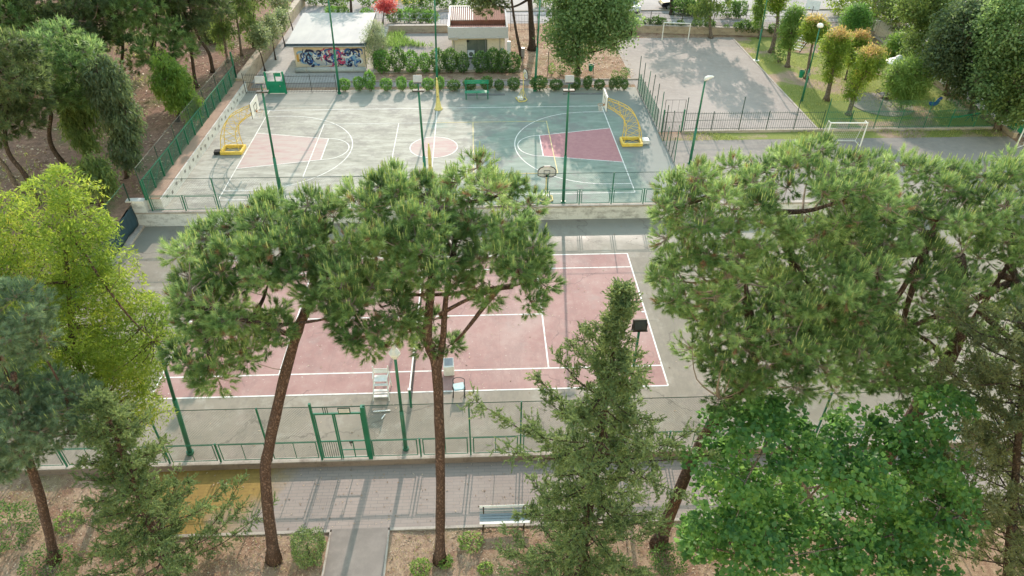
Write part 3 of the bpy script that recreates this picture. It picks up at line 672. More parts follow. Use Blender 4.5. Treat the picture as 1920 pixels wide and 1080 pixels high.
# low stone walls
wl = thing('stone_wall', 'low stone wall under the far railing behind the small pitch', 'wall', (31, 43.9, .88))
MB().box((30.6, 43.75, 1.22), (26, .35, .7), R(-6.5)).build('wall_body', 'stone_wall', wl); MB().box((30.6, 43.75, 1.6), (26.1, .45, .08), R(-6.5)).build('coping', 'kerb_concrete', wl)
wl = thing('stone_wall', 'low weathered wall behind the weedy yard left of the hut', 'wall', (-2.5, 45.6, .88))
MB().bx(-6, 1.0, 45.4, 45.8, .8, 1.5).build('wall_body', 'stone_wall', wl); MB().bx(-6.05, 1.05, 45.36, 45.84, 1.5, 1.57).build('coping', 'kerb_concrete', wl)
wl = thing('stone_wall', 'low wall along the right edge of the playground under the trees', 'wall', (43.4, 31, .88))
MB().bx(43.3, 43.6, 18.6, 43, .7, 1.25).build('wall_body', 'stone_wall', wl); MB().bx(43.25, 43.65, 18.6, 43, 1.25, 1.32).build('coping', 'kerb_concrete', wl)
wl = thing('railing_plinth', 'long low concrete plinth under the right-hand green railing', 'wall', (31, 20.2, .88))
MB().bx(18.5, 43.2, 20.12, 20.34, .7, 1.08).build('plinth', 'kerb_concrete', wl)

# ================================================================== FENCES
def V3(a, b, s): return (a[0]+(b[0]-a[0])*s, a[1]+(b[1]-a[1])*s)
def chain(root, a, b, z0, z1, pitch, r, mat, nm='mesh_wire', slope=1.0):
    L = math.hypot(b[0]-a[0], b[1]-a[1]); h = z1-z0; mb = MB()
    k = -h
    while k < L:
        for sgn in (1, -1):
            s0, s1 = max(0, k), min(L, k+h)
            if s1 <= s0: continue
            za, zb = s0-k, s1-k
            if sgn < 0: za, zb = h-za, h-zb
            mb.tube([V3(a, b, s0/L)+(z0+za,), V3(a, b, s1/L)+(z0+zb,)], r, 3, cap=False)
        k += pitch
    return mb.build(nm, mat, root, kind='stuff')
def panel_fence(root, a, b, z, js, tall, H, low, mat='green_paint', mids=(), gaps=(), dirx=True, dense=False):
    """junction posts at distances js from a; framed low panels between; tall posts and a top wire"""
    L = math.hypot(b[0]-a[0], b[1]-a[1])
    for i, s in enumerate(js):
        p = V3(a, b, s/L); t = i in tall
        MB().bx(p[0]-.03, p[0]+.03, p[1]-.03, p[1]+.03, z, z+(H if t else low+.06)).build('post', mat, root)
        if i+1 < len(js) and i not in gaps:
            p0, p1 = V3(a, b, (s+.13)/L), V3(a, b, (js[i+1]-.13)/L); mb = MB()
            for q in (p0, p1): mb.bar(q+(z+.08,), q+(z+low,), .022)
            mb.bar(p0+(z+.09,), p1+(z+.09,), .02); mb.bar(p0+(z+low-.02,), p1+(z+low-.02,), .024)
            if i in mids: m = V3(p0, p1, .5); mb.bar(m+(z+.09,), m+(z+low-.02,), .016)
            mb.build('low_panel', mat, root)
# front fence of the tennis court
A0, B0 = (-18.0, -9.27), (26.0, -9.27)
ff = thing('court_fence', 'long green mesh fence along the front edge of the tennis court', 'fence', (0, -9.27, .08))
jl = [-3.45-2.07*k for k in range(0, 8)][::-1]; jr = [-1.44+2.07*k for k in range(0, 14)]
for jj, tl in ((jl, (0, 2, 4, 6)), (jr, (2, 3, 5, 7, 9, 11, 13))):
    panel_fence(ff, (0, -9.27), (1, -9.27), .085, jj, tl, 3.1, 1.05, mids=(1, 2, 3, 4, 5, 6, 8))
for (xa, xb) in ((jl[0], -3.45), (-1.44, jr[-1])):
    MB().bar((xa, -9.27, 3.17), (xb, -9.27, 3.17), .02).build('top_rail', 'dark_green_paint', ff); MB().bar((xa, -9.27, 1.17), (xb, -9.27, 1.17), .016).build('middle_rail', 'green_paint', ff)
    chain(ff, (xa, -9.27), (xb, -9.27), .1, 3.16, .11, .0024, 'wire')
# gate in the front fence
gt = thing('court_gate', 'open-framed green gate with a small white plate in the tennis court front fence', 'gate', (-2.45, -9.27, .08))
for x, h, wd in ((-3.45, 3.36, .045), (-1.44, 3.15, .085)): MB().bx(x-wd, x+wd, -9.27-wd, -9.27+wd, .06, h).build('post', 'green_paint', gt)
MB().bx(-3.40, -1.52, -9.30, -9.24, 2.74, 2.81).build('lintel', 'green_paint', gt); MB().bx(-3.40, -1.52, -9.285, -9.255, 3.13, 3.17).build('top_rail', 'dark_green_paint', gt)
for x in (-2.98, -2.90, -2.82): MB().bx(x-.012, x+.012, -9.285, -9.255, 2.81, 3.13).build('transom_bar', 'dark_green_paint', gt)
lf = MB().bx(-3.38, -3.34, -9.29, -9.25, .14, 2.72).bx(-2.68, -2.62, -9.29, -9.25, .10, 2.72).bx(-3.34, -2.68, -9.29, -9.25, 1.13, 1.19).bx(-3.34, -2.68, -9.29, -9.25, .14, .18).build('gate_leaf', 'green_paint', gt)
for i in range(7): MB().bx(-3.28+i*.088-.009, -3.28+i*.088+.009, -9.28, -9.26, .18, 1.13).build('bar', 'dark_green_paint', lf)
rf = MB().bx(-2.60, -2.55, -9.29, -9.25, .10, 2.72).bx(-1.58, -1.54, -9.29, -9.25, .14, 2.72).bx(-2.55, -1.58, -9.29, -9.25, 1.13, 1.18).bx(-2.55, -1.58, -9.285, -9.255, .14, .17).bx(-2.09, -2.05, -9.285, -9.255, .17, 1.13).bx(-2.55, -2.09, -9.284, -9.256, .60, .635).bx(-2.05, -1.58, -9.284, -9.256, .60, .635).build('gate_leaf', 'green_paint', gt)
MB().bx(-2.2, -2.08, -9.32, -9.29, 1.05, 1.16).bx(-2.16, -2.13, -9.34, -9.32, .9, 1.16).build('latch', 'iron', rf)
sg = MB().bx(-2.40, -1.92, -9.32, -9.295, 2.83, 3.12).build('sign_frame', 'dark_green_paint', gt); MB().bx(-2.365, -1.955, -9.328, -9.322, 2.865, 3.085).build('plate', 'off_white', sg)
for i in range(3): MB().bx(-2.33, -2.02+.05*(i == 1), -9.3315, -9.329, 3.03-i*.06, 3.04-i*.06).build('print_line', 'grey_metal', sg)
# terrace fence between the two courts
tf = thing('terrace_fence', 'green mesh fence on the white terrace wall between the two courts', 'fence', (0, 9.62, 1.0))
js = [-16.95+2.03*k for k in range(0, 18)]
panel_fence(tf, (0, 9.62), (1, 9.62), 1.0, js, tuple(range(0, 18, 2)), 2.2, 1.0)
MB().bar((js[0], 9.62, 3.19), (js[-1], 9.62, 3.19), .018).build('top_rail', 'dark_green_paint', tf); MB().bar((js[0], 9.62, 2.06), (js[-1], 9.62, 2.06), .016).build('middle_rail', 'green_paint', tf)
MB().bar((js[12]-4.0, 9.58, 3.12), (js[12]-.1, 9.58, 1.1), .02).build('brace', 'dark_green_paint', tf)
chain(tf, (js[0], 9.62), (js[-1], 9.62), 1.02, 3.18, .14, .0018, 'wire')
# fence along the wood on the left of the basketball court: heavy posts, dense lower mesh
sf = thing('wood_fence', 'green mesh fence with dense lower screen on the left wall beside the wood', 'fence', (-17.12, 19.5, 1.74))
ny = 13
for i in range(ny+1):
    y = 9.7+i*1.55; MB().bx(-17.16, -17.08, y-.05, y+.05, 1.74, 2.95).build('post', 'green_paint', sf)
    if i % 2 == 0: MB().bx(-17.20, -17.165, y-.02, y+.02, 1.74, 3.9).build('tall_post', 'dark_green_paint', sf)
    if i < ny: MB().bar((-17.12, y+.06, 2.0), (-17.12, y+1.49, 2.85), .016).build('brace', 'green_paint', sf)
yy = 9.7+ny*1.55
MB().bx(-17.15, -17.09, 9.7, yy, 2.95, 3.01).build('rail', 'green_paint', sf); MB().bar((-17.18, 9.7, 3.88), (-17.18, yy, 3.88), .012).build('top_wire', 'wire', sf)
chain(sf, (-17.12, 9.7), (-17.12, yy), 1.76, 2.94, .075, .0038, 'green_wire', 'lower_screen'); chain(sf, (-17.18, 9.7), (-17.18, yy), 1.76, 3.86, .11, .0028, 'wire')
MB().bx(-17.2, -17.08, yy-.05, yy+.07, 1.74, 4.1).build('end_post', 'green_paint', sf)
# tennis side fence with the dark tarpaulin
tp_ = thing('side_fence', 'green mesh fence at the left edge of the tennis court', 'fence', (-18.05, 0, .14))
for i in range(8):
    y = 9.5-i*2.6; MB().bx(-18.08, -18.02, y-.03, y+.03, .14, 3.0).build('post', 'dark_green_paint', tp_)
MB().bar((-18.05, 9.5, 2.98), (-18.05, -8.7, 2.98), .018).build('top_rail', 'green_paint', tp_); MB().bar((-18.05, 9.5, .25), (-18.05, -8.7, .25), .018).build('bottom_rail', 'wire', tp_)
chain(tp_, (-18.05, 9.5), (-18.05, -8.7), .16, 2.96, .12, .002, 'wire')
mb = MB(); nx_, nz_ = 60, 6
for j in range(nz_+1):
    for i in range(nx_+1):
        y = 9.45-18*i/nx_; z = .2+1.35*j/nz_-(.06*math.sin(i*1.05)**2)*(j == nz_); mb.v.append((-17.99+.035*math.sin(i*.9+j*.8)+.02*math.sin(i*2.3), y, z))
mb.f = [(j*(nx_+1)+i, j*(nx_+1)+i+1, (j+1)*(nx_+1)+i+1, (j+1)*(nx_+1)+i) for j in range(nz_) for i in range(nx_)]
o = mb.build('windbreak', 'blue_tarp', None, smooth=True); tag(o, 'dark blue windbreak tarpaulin hung on the fence at the left of the tennis court', 'tarpaulin'); sm = o.modifiers.new('t', 'SOLIDIFY'); sm.thickness = .006
# iron railings
def railing(root, a, b, z, h, n, mat='iron', post=2.4, r=.010, ph=.0, postmat=None, spikes=True):
    L = math.hypot(b[0]-a[0], b[1]-a[1]); mb = MB()
    for i in range(n+1):
        p = V3(a, b, i/n); mb.tube([p+(z,), p+(z+h+random.uniform(-.02, .02),)], r, 4, cap=False)
    mb.build('bars', mat, root, kind='stuff')
    for zz in (z+.12, z+h*.55, z+h-.12): MB().bar(a+(zz,), b+(zz,), .016).build('rail', mat, root)
    k = max(1, round(L/post))
    for i in range(k+1):
        p = V3(a, b, i/k); MB().bar(p+(z-.05,), p+(z+h+ph*(i % 2 == 0)+.05,), .032).build('post', postmat or mat, root)
rr_ = thing('iron_railing', 'black iron railing at the far left court corner, right of the solid green gate', 'railing', (-10.8, 29.0, .9)); railing(rr_, (-12.9, 28.95), (-8.75, 28.95), .9, 1.55, 32)
rr_ = thing('iron_railing', 'short iron railing between the left wall and the solid green gate', 'railing', (-15.4, 28.95, .9)); railing(rr_, (-16.3, 28.95), (-14.5, 28.95), .9, 1.7, 12)
rr_ = thing('green_railing', 'tall green railing between the small pitch and the goal yard', 'railing', (24, 20.22, 1.08)); railing(rr_, (18.65, 20.22), (29.2, 20.22), 1.08, 1.45, 62, 'dark_green_paint', 2.1, .010, 1.1)
rr_ = thing('green_railing', 'long green railing in front of the playground lawn', 'railing', (36, 20.22, 1.08)); railing(rr_, (29.4, 20.22), (43.1, 20.22), 1.08, 1.45, 96, 'green_paint', 2.1, .011, .9); chain(rr_, (29.4, 20.22), (43.1, 20.22), 1.1, 3.3, .11, .003, 'green_wire')
rr_ = thing('street_railing', 'dark iron railing with bars on the far stone wall by the street', 'railing', (31, 43.9, 1.64)); railing(rr_, (17.8, 45.22), (43.3, 42.32), 1.64, 1.3, 190, 'iron', 3.2, .011, .9)
rr_ = thing('street_railing', 'dark iron street railing behind the large leafy tree', 'railing', (11, 45.4, .9)); railing(rr_, (6.6, 45.6), (17.6, 45.3), .9, 1.7, 70, 'iron', 2.8, .012, .6)
rr_ = thing('street_railing', 'thin grey railing behind the weedy yard', 'railing', (-2.5, 47.6, .9)); railing(rr_, (-9.5, 47.8), (1.5, 47.6), .9, 1.3, 34, 'grey_metal', 2.6, .012)
rr_ = thing('street_railing', 'pale railing on the low wall right of the playground', 'railing', (43.45, 31, 1.3)); railing(rr_, (43.45, 18.7), (43.45, 42), 1.32, 1.1, 120, 'kerb_concrete', 2.6, .012)
# pitch fence at the right of the basketball court: many leaning posts of different height
pf = thing('pitch_fence', 'row of thin green posts with wire mesh at the right edge of the basketball court', 'fence', (16.85, 22, .9))
for i in range(17):
    y = 15.4+i*.86; h = (1.5 if i % 2 else 2.9)+random.uniform(-.15, .25); MB().bar((16.85, y, .85), (16.85+random.uniform(-.04, .12), y+random.uniform(-.08, .08), .9+h), .03).build('post', 'dark_green_paint' if i % 3 else 'green_paint', pf)
chain(pf, (16.86, 21.2), (16.86, 29.2), .92, 2.3, .09, .0045, 'green_wire'); chain(pf, (16.86, 15.4), (16.86, 21.2), .92, 2.3, .12, .0022, 'wire')
pg = thing('pitch_gate', 'tall narrow railing gate at the corner of the small pitch beside the basketball court', 'gate', (17.8, 20.25, .9))
for x, m_ in ((17.0, 'green_paint'), (18.5, 'green_paint')): MB().bx(x-.05, x+.05, 20.2, 20.3, .9, 2.75).build('post', m_, pg)
mb = MB()
for i in range(13): mb.bar((17.1+i*.108, 20.25, .98), (17.1+i*.108, 20.25, 2.55), .010)
mb.build('bars', 'iron', pg, kind='stuff')
for z in (1.0, 1.75, 2.53): MB().bar((17.05, 20.25, z), (18.45, 20.25, z), .018).build('rail', 'iron', pg)
MB().bar((17.0, 20.25, 2.75), (17.0, 20.25, 3.5), .02).bar((18.5, 20.25, 2.75), (18.5, 20.25, 3.5), .02).bar((17.0, 20.25, 3.48), (18.5, 20.25, 3.48), .012).bar((17.5, 20.25, 2.55), (17.5, 20.25, 3.48), .008).bar((18.0, 20.25, 2.55), (18.0, 20.25, 3.48), .008).build('mesh_frame', 'iron', pg)
# solid green gate far left
gg = thing('sheet_gate', 'solid green sheet-metal gate with two open panels above, far left corner', 'gate', (-13.7, 28.9, .9))
for x in (-14.4, -12.98): MB().bx(x-.07, x+.07, 28.83, 28.97, .9, 2.75).build('post', 'green_sheet', gg)
MB().bx(-14.33, -13.05, 28.87, 28.93, .95, 1.95).build('sheet_panel', 'green_sheet', gg); MB().bx(-14.33, -13.05, 28.865, 28.935, 2.66, 2.74).build('top_bar', 'off_white', gg)
MB().bx(-13.72, -13.62, 28.87, 28.93, 1.95, 2.66).build('mullion', 'green_sheet', gg); MB().bx(-13.60, -13.15, 28.88, 28.92, 2.35, 2.66).build('small_panel', 'green_sheet', gg); MB().box((-13.35, 28.85, 1.55), (.06, .04, .12)).build('handle', 'grey_metal', gg)
# wire fence in front of the hut and yard
hf = thing('yard_fence', 'low rusty-framed wire fence in front of the hut and weedy yard', 'fence', (0, 33.75, .9))
for i in range(9):
    x = -6.1+i*1.62; MB().bar((x-.06, 33.75, .9), (x-.06, 33.75, 2.25), .025).bar((x+.06, 33.75, .9), (x+.06, 33.75, 2.25), .025).build('post', 'grey_metal', hf)
    if i < 8: MB().bar((x+.08, 33.75, 2.2), (x+1.54, 33.75, 2.2), .022).bar((x+.08, 33.75, 1.0), (x+1.54, 33.75, 1.0), .02).build('panel_frame', 'grey_metal', hf)
chain(hf, (-6.1, 33.75), (6.86, 33.75), 1.0, 2.2, .1, .0022, 'wire')
MB().bx(-6.2, 7.0, 33.6, 33.9, .8, 1.1).build('plinth', 'kerb_concrete', hf)

# ================================================================== BUILDINGS
sh = thing('shed', 'cream shed with pale sheet roof and graffiti on its front wall', 'building', (-10.2, 38, .88))
MB().bx(-13.3, -7.1, 34.9, 42.0, .85, 3.25).build('wall', 'cream_render', sh)
rf_ = MB().add([(-13.75, 34.35, 3.22), (-6.75, 34.35, 3.22), (-6.75, 42.4, 3.62), (-13.75, 42.4, 3.62), (-13.75, 34.35, 3.30), (-6.75, 34.35, 3.30), (-6.75, 42.4, 3.70), (-13.75, 42.4, 3.70)], [(3, 2, 1, 0), (4, 5, 6, 7), (0, 1, 5, 4), (1, 2, 6, 5), (2, 3, 7, 6), (3, 0, 4, 7)]).build('roof', 'roof_sheet', sh)
MB().bx(-13.78, -6.72, 34.28, 34.345, 3.10, 3.315).build('fascia', 'roof_edge', rf_); MB().add([(-6.745, 34.35, 3.12), (-6.69, 34.35, 3.12), (-6.69, 42.4, 3.52), (-6.745, 42.4, 3.52), (-6.745, 34.35, 3.315), (-6.69, 34.35, 3.315), (-6.69, 42.4, 3.715), (-6.745, 42.4, 3.715)], [(3, 2, 1, 0), (4, 5, 6, 7), (0, 1, 5, 4), (1, 2, 6, 5), (2, 3, 7, 6), (3, 0, 4, 7)]).build('side_trim', 'roof_edge', rf_)
for i in range(4):
    x = -13.7+i*1.74; MB().add([(x+1.70, 34.40, 3.318), (x+1.74, 34.40, 3.318), (x+1.74, 42.35, 3.715), (x+1.70, 42.35, 3.715)], [(0, 1, 2, 3)]).build('roof_seam', 'grey_metal', rf_)
gf = MB().quad([(-12.9, 34.894, 1.35), (-11.5, 34.894, 1.12), (-9.5, 34.894, 1.25), (-7.9, 34.894, 1.1), (-7.45, 34.894, 1.5), (-7.4, 34.894, 2.2), (-8.2, 34.894, 2.5), (-9.0, 34.894, 2.42), (-10.4, 34.894, 2.6), (-12.2, 34.894, 2.45), (-12.85, 34.894, 2.3)]).build('graffiti', 'grey_panel', sh)
random.seed(21)
for i in range(150):   # looping spray strokes
    cx = random.uniform(-12.7, -7.5); cz = random.uniform(1.25, 2.45); r_ = random.uniform(.10, .36); a0 = random.uniform(0, 6.28); sp = random.uniform(1.2, 4.2); wd = random.uniform(.035, .11); ex = random.uniform(.6, 1.6)
    t_ = (cx+12.7)/5.2; pal = ['paint_blue', 'paint_navy', 'paint_white', 'paint_navy', 'paint_sky', 'paint_blue'] if t_ < .35 or t_ > .8 else ['paint_pink', 'paint_navy', 'paint_white', 'paint_blue', 'paint_purple', 'paint_pink']
    P = []; n_ = 9
    for k in range(n_+1):
        a = a0+sp*k/n_; ww = wd*(.4+.6*math.sin(math.pi*(k+.5)/(n_+1)))
        for rr in (r_-ww, r_+ww): P.append((min(-7.2, max(-13.1, cx+rr*ex*math.cos(a))), 34.890-i*.0003, min(2.75, max(1.0, cz+rr*math.sin(a)))))
    MB().add(P, [(2*k, 2*k+1, 2*k+3, 2*k+2) for k in range(n_)]).build('spray_stroke', random.choice(pal), gf)
MB().quad([(-13.15, 34.894, 1.5), (-12.95, 34.894, 1.5), (-12.95, 34.894, 2.35), (-13.15, 34.894, 2.35)]).build('orange_patch', 'paint_orange', sh)
MB().tube([(-13.7, 34.22, 3.08), (-6.75, 34.22, 3.06)], .06, 8).build('gutter', 'grey_metal', sh); MB().tube([(-7.0, 34.24, 3.05), (-7.0, 34.84, 2.8), (-7.0, 34.84, .9)], .045, 8).build('downpipe', 'grey_metal', sh); MB().bx(-13.32, -7.08, 34.88, 34.893, .85, 1.02).build('plinth', 'kerb_concrete', sh)
ro = thing('rolled_matting', 'long grey roll of matting lying in front of the graffiti shed', 'roll', (-9.9, 34.0, .88))
MB().tube([(-13.2, 33.9, 1.12), (-10, 33.95, 1.12), (-6.9, 33.9, 1.11)], .23, 14, rough=.03).build('roll', 'matting', ro, smooth=True)
for x in (-12.2, -10, -8): MB().tube([(x, 33.93, 1.12), (x+.06, 33.93, 1.12)], .243, 14).build('strap', 'kerb_concrete', ro)

hu = thing('hut', 'small beige hut with grey parapet and sunken red tiled roof', 'building', (3.3, 40, .88))
MB().bx(.75, 5.7, 37.4, 43.3, .85, 3.0).build('wall', 'cream_render', hu)
MB().bx(.45, 6.0, 36.9, 37.05, 2.85, 3.85).build('parapet', 'grey_panel', hu); MB().bx(.45, .60, 37.05, 43.7, 2.9, 3.95).build('parapet', 'white_paint', hu); MB().bx(5.85, 6.0, 37.05, 43.7, 2.9, 3.8).build('parapet', 'grey_panel', hu); MB().bx(.60, 5.85, 43.55, 43.7, 2.9, 3.95).build('parapet', 'off_white', hu)
r1 = MB().add([(.6, 37.05, 3.35), (5.85, 37.05, 3.35), (5.85, 40.2, 3.15), (.6, 40.2, 3.15)], [(0, 1, 2, 3)]).build('roof', 'tile_red', hu)
r2 = MB().add([(.6, 40.2, 3.55), (5.85, 40.2, 3.55), (5.85, 43.55, 3.85), (.6, 43.55, 3.85), (.6, 40.2, 3.05), (5.85, 40.2, 3.05)], [(0, 1, 2, 3), (4, 5, 1, 0)]).build('roof', 'tile_red', hu)
for i in range(26):
    x = .72+i*.2; MB().tube([(x, 40.15, 3.56), (x, 43.5, 3.86)], .06, 6).build('roof_tile', 'roof_sheet' if i < 11 else 'tile_red', r2)
    if i % 1 == 0: MB().tube([(x, 37.1, 3.36), (x, 40.15, 3.17)], .045, 6).build('roof_tile', 'tile_red', r1)
dr = MB().bx(2.15, 4.05, 37.36, 37.395, .9, 2.6).build('door', 'door_dark', hu); MB().bx(3.08, 3.12, 37.345, 37.358, .9, 2.6).build('mullion', 'iron', dr)
ac = MB().bx(2.2, 2.85, 37.0, 37.33, 1.1, 1.65).build('air_conditioner', 'off_white', hu)
MB().quad([(2.52+.21*math.cos(k*math.pi/8), 36.994, 1.375+.21*math.sin(k*math.pi/8)) for k in range(16)]).build('fan_grille', 'door_dark', ac)
for x in (.95, 3.9, 5.25): MB().bar((x, 37.33, .9), (x, 37.33, 2.85), .03).build('drainpipe', 'grey_metal', hu)
MB().bx(5.9, 6.25, 37.0, 37.3, .9, 2.5).build('corner_post', 'off_white', hu); MB().bx(.5, 1.35, 36.75, 36.88, 2.75, 2.95).build('ledge', 'kerb_concrete', hu)
MB().box((2.25, 37.3, 2.5), (.2, .12, .15)).build('lamp', 'black_plastic', hu); MB().box((5.45, 37.38, 1.7), (.14, .02, .18)).build('notice', 'paint_sky', hu)
el = thing('meter_cabinet', 'grey meter cabinet on a leaning post right of the hut', 'cabinet', (7.4, 36.2, .88)); MB().bar((7.35, 36.2, .88), (7.35, 36.2, 1.4), .05).build('post', 'grey_metal', el); MB().bx(7.2, 7.5, 36.05, 36.35, 1.4, 2.2).build('box', 'grey_metal', el, bevel=.02)
# ================================================================== EQUIPMENT ON THE TENNIS COURT
nt_ = thing('tennis_net', 'tennis net across the middle of the red court', 'net', (0, 0, 0))
for s in (-1, 1):
    p = MB().lathe((0, s*6.4, 0), [(.055, 0), (.055, 1.02), (.06, 1.03), (.06, 1.10), (.03, 1.13)], 10).build('post', 'green_paint', nt_, smooth=False); MB().box((0, s*6.4, 1.12), (.13, .13, .05)).build('cap', 'white_paint', p)
mb = MB(); n_ = 24
for i in range(n_):
    y0 = -6.35+12.7*i/n_; y1 = -6.35+12.7*(i+1)/n_; zz = lambda y: .914+.156*(abs(y)/6.4)**1.5
    mb.add([(-.035, y0, zz(y0)-.07), (-.035, y1, zz(y1)-.07), (-.02, y1, zz(y1)), (-.02, y0, zz(y0)), (.035, y0, zz(y0)-.07), (.035, y1, zz(y1)-.07), (.02, y1, zz(y1)), (.02, y0, zz(y0))], [(0, 1, 2, 3), (7, 6, 5, 4), (3, 2, 6, 7), (0, 4, 5, 1)])
mb.build('white_tape', 'white_paint', nt_)
mb = MB()
for i in range(150): y = -6.3+12.6*i/149; mb.tube([(0, y, .03), (0, y, .87+.15*(abs(y)/6.4)**1.5)], .004, 3, cap=False)
for k in range(13): mb.tube([(0, -6.3, .04+k*.078), (0, 0, .04+k*.068), (0, 6.3, .04+k*.078)], .004, 3, cap=False)
mb.build('netting', 'black_plastic', nt_, kind='stuff'); MB().bx(-.025, .025, -.03, .03, .01, .9).build('centre_strap', 'white_paint', nt_)
# umpire chair
c0 = on(715, 752, 0); uc = thing('umpire_chair', 'white slatted umpire chair beside the tennis net', 'chair', c0)
X, Y = c0[0], c0[1]; wf = 'white_paint'
for s_ in (-1, 1):
    MB().bar((X+s_*.36, Y, 0), (X+s_*.30, Y+.40, .85), .026).build('ladder_rail', wf, uc); MB().bar((X+s_*.37, Y+.95, 0), (X+s_*.34, Y+.80, 1.42), .026).build('back_leg', wf, uc)
    MB().bar((X+s_*.33, Y+.25, .5), (X+s_*.36, Y+.88, .45), .018).build('side_brace', wf, uc); MB().bar((X+s_*.32, Y+.38, 1.05), (X+s_*.35, Y+.82, 1.10), .022).build('armrest', wf, uc); MB().bar((X+s_*.31, Y+.40, .85), (X+s_*.32, Y+.39, 1.05), .018).build('arm_post', wf, uc)
for k in range(3): MB().box((X, Y+.10+.12*k, .22+.24*k), (.66, .14, .03)).build('step', wf, uc)
for k in range(5): MB().box((X, Y+.42+.085*k, .86), (.60, .07, .022)).build('seat_slat', wf, uc)
for k in range(3): MB().box((X, Y+.825-.01*k, 1.0+.11*k), (.64, .022, .07)).build('back_slat', wf, uc)
bp = on(716, 771, .02); tag(MB().box((bp[0], bp[1], .03), (.75, .05, .05), R(4)).build('timber_batten', 'white_paint'), 'white batten lying on the ground below the umpire chair', 'batten')
bp = on(697, 786, .02); tag(MB().box((bp[0]+.5, bp[1]+.12, .03), (.04, .3, .05), R(-25)).build('timber_batten', 'white_paint'), 'short white stick lying behind the green gate', 'batten')
# armchair and cabinet
c0 = on(861, 738, 0); ch = thing('armchair', 'black-framed garden armchair with pale teal seat on the tennis court', 'chair', c0); X, Y = c0[0], c0[1]
for sx, sy in ((-1, -1), (1, -1), (-1, 1), (1, 1)): MB().tube([(X+sx*.27, Y+sy*.25, 0), (X+sx*.24, Y+sy*.22, .44)], [.028, .022], 6).build('leg', 'black_plastic', ch)
MB().box((X, Y, .45), (.50, .46, .04), R(12)).build('seat', 'teal_seat', ch, bevel=.012)
MB().tube(smoothpath([(X-.24, Y+.22, .45), (X-.27, Y+.24, .68), (X-.02, Y+.31, .74), (X+.25, Y+.24, .68), (X+.24, Y+.22, .45)], 3), .018, 6).build('backrest', 'black_plastic', ch)
for s in (-1, 1): MB().tube([(X+s*.26, Y+.24, .66), (X+s*.28, Y-.2, .64), (X+s*.25, Y-.24, .45)], .018, 6).build('armrest', 'black_plastic', ch)
c0 = on(842, 706, 0); bxx = thing('white_cabinet', 'small white box with a dark lid panel standing on the red tennis court', 'box', c0); X, Y = c0[0], c0[1]
MB().box((X, Y+.2, .32), (.50, .40, .6), R(3)).build('body', 'white_paint', bxx, bevel=.05); MB().box((X, Y+.25, .68), (.48, .44, .08), R(3), R(28)).build('lid', 'off_white', bxx, bevel=.02); MB().box((X, Y+.24, .728), (.38, .36, .012), R(3), R(28)).build('dark_panel', 'grey_metal', bxx)

# ================================================================== LAMPS
def pole(root, p, top, r0=.085, r1=.05, mat='green_paint'):
    p = np.array(p, float); top = np.array(top, float); m = p+(top-p)*.45
    MB().tube([p, p+(top-p)*.02], r0*1.5, 10).build('base', mat, root); MB().tube([p, m], [r0, r0*.92], 10).build('pole', mat, root, smooth=True); MB().tube([m, top], [r1*1.15, r1], 10).build('upper_pole', mat, root, smooth=True)
c0 = on(761, 842, 0); tpz = aty(741, 672, c0[1]); ln = thing('lantern_post', 'green lamp post with a white glass lantern inside the front fence', 'street lamp', c0); pole(ln, c0, tpz, .09, .055)
t = tpz; hd = MB().lathe(t, [(.05, 0), (.12, .04), (.23, .24), (.21, .30)], 6).build('lantern', 'white_paint', ln); MB().lathe(t, [(.22, .305), (.15, .42), (.09, .50), (.05, .75), (.012, .9)], 6).build('lantern_cap', 'off_white', hd)
c0 = on(357, 850, 0); tpz = aty(284, 604, c0[1]); ln = thing('floodlight_post', 'leaning green post with a bare cross arm at the left of the tennis court', 'street lamp', c0); pole(ln, c0, tpz, .10, .06)
MB().bar(tpz+np.array([-1.0, 0, .02]), tpz+np.array([.12, 0, .04]), .035).build('cross_arm', 'green_paint', ln); MB().bar(tpz+np.array([.08, 0, .0]), tpz+np.array([.10, 0, .32]), .04).build('bracket', 'green_paint', ln)
tpz = aty(1198, 622, -8.75); c0 = np.array([tpz[0], -8.75, 0]); ln = thing('floodlight_post', 'black floodlight on a post rising behind the centre conifer', 'street lamp', c0); pole(ln, c0, tpz, .09, .05)
MB().box(tpz+np.array([0, 0, .06]), (.62, .10, .06)).build('cross_arm', 'black_plastic', ln); hd = MB().box(tpz+np.array([0, .02, .33]), (.52, .16, .42), 0, R(-22)).build('floodlight', 'black_plastic', ln, bevel=.02); MB().box(tpz+np.array([0, -.075, .36]), (.42, .02, .32), 0, R(-22)).build('lens', 'dark_glass', hd)
for s in (-1, 1): MB().box(tpz+np.array([s*.275, .02, .22]), (.03, .06, .34)).build('yoke', 'black_plastic', ln)
def flood(base, top, label, grp):
    ln = thing('floodlight_post', label, 'street lamp', base, grp); pole(ln, base, np.array(top)-np.array([0, 0, .3]), .10, .06); t = np.array(top, float)
    MB().box(t+np.array([0, 0, -.30]), (.66, .30, .09)).build('lower_floodlight', 'iron', ln, bevel=.02); MB().bar(t+np.array([0, 0, -.3]), t+np.array([0, 0, .35]), .04).build('bracket', 'green_paint', ln)
    h = MB().box(t+np.array([0, -.05, .38]), (.50, .26, .40), 0, R(-30)).build('floodlight', 'flood_grey', ln, bevel=.03); MB().box(t+np.array([0, -.17, .26]), (.40, .03, .2), 0, R(-30)).build('lens', 'dark_glass', h)
GR = 'floodlight posts around the basketball court'
flood((-9.2, 10.2, .9), aty(490, 162, 10.2), 'twin floodlight post at the near left of the basketball court, beside the left hoop', GR)
flood((-.1, 10.1, .9), aty(784, 160, 10.1), 'twin floodlight post at the near middle of the basketball court, crossing the centre circle', GR)
flood((8.48, 9.98, .9), aty(1067, 160, 9.98), 'twin floodlight post in front of the red key on the green half', GR)
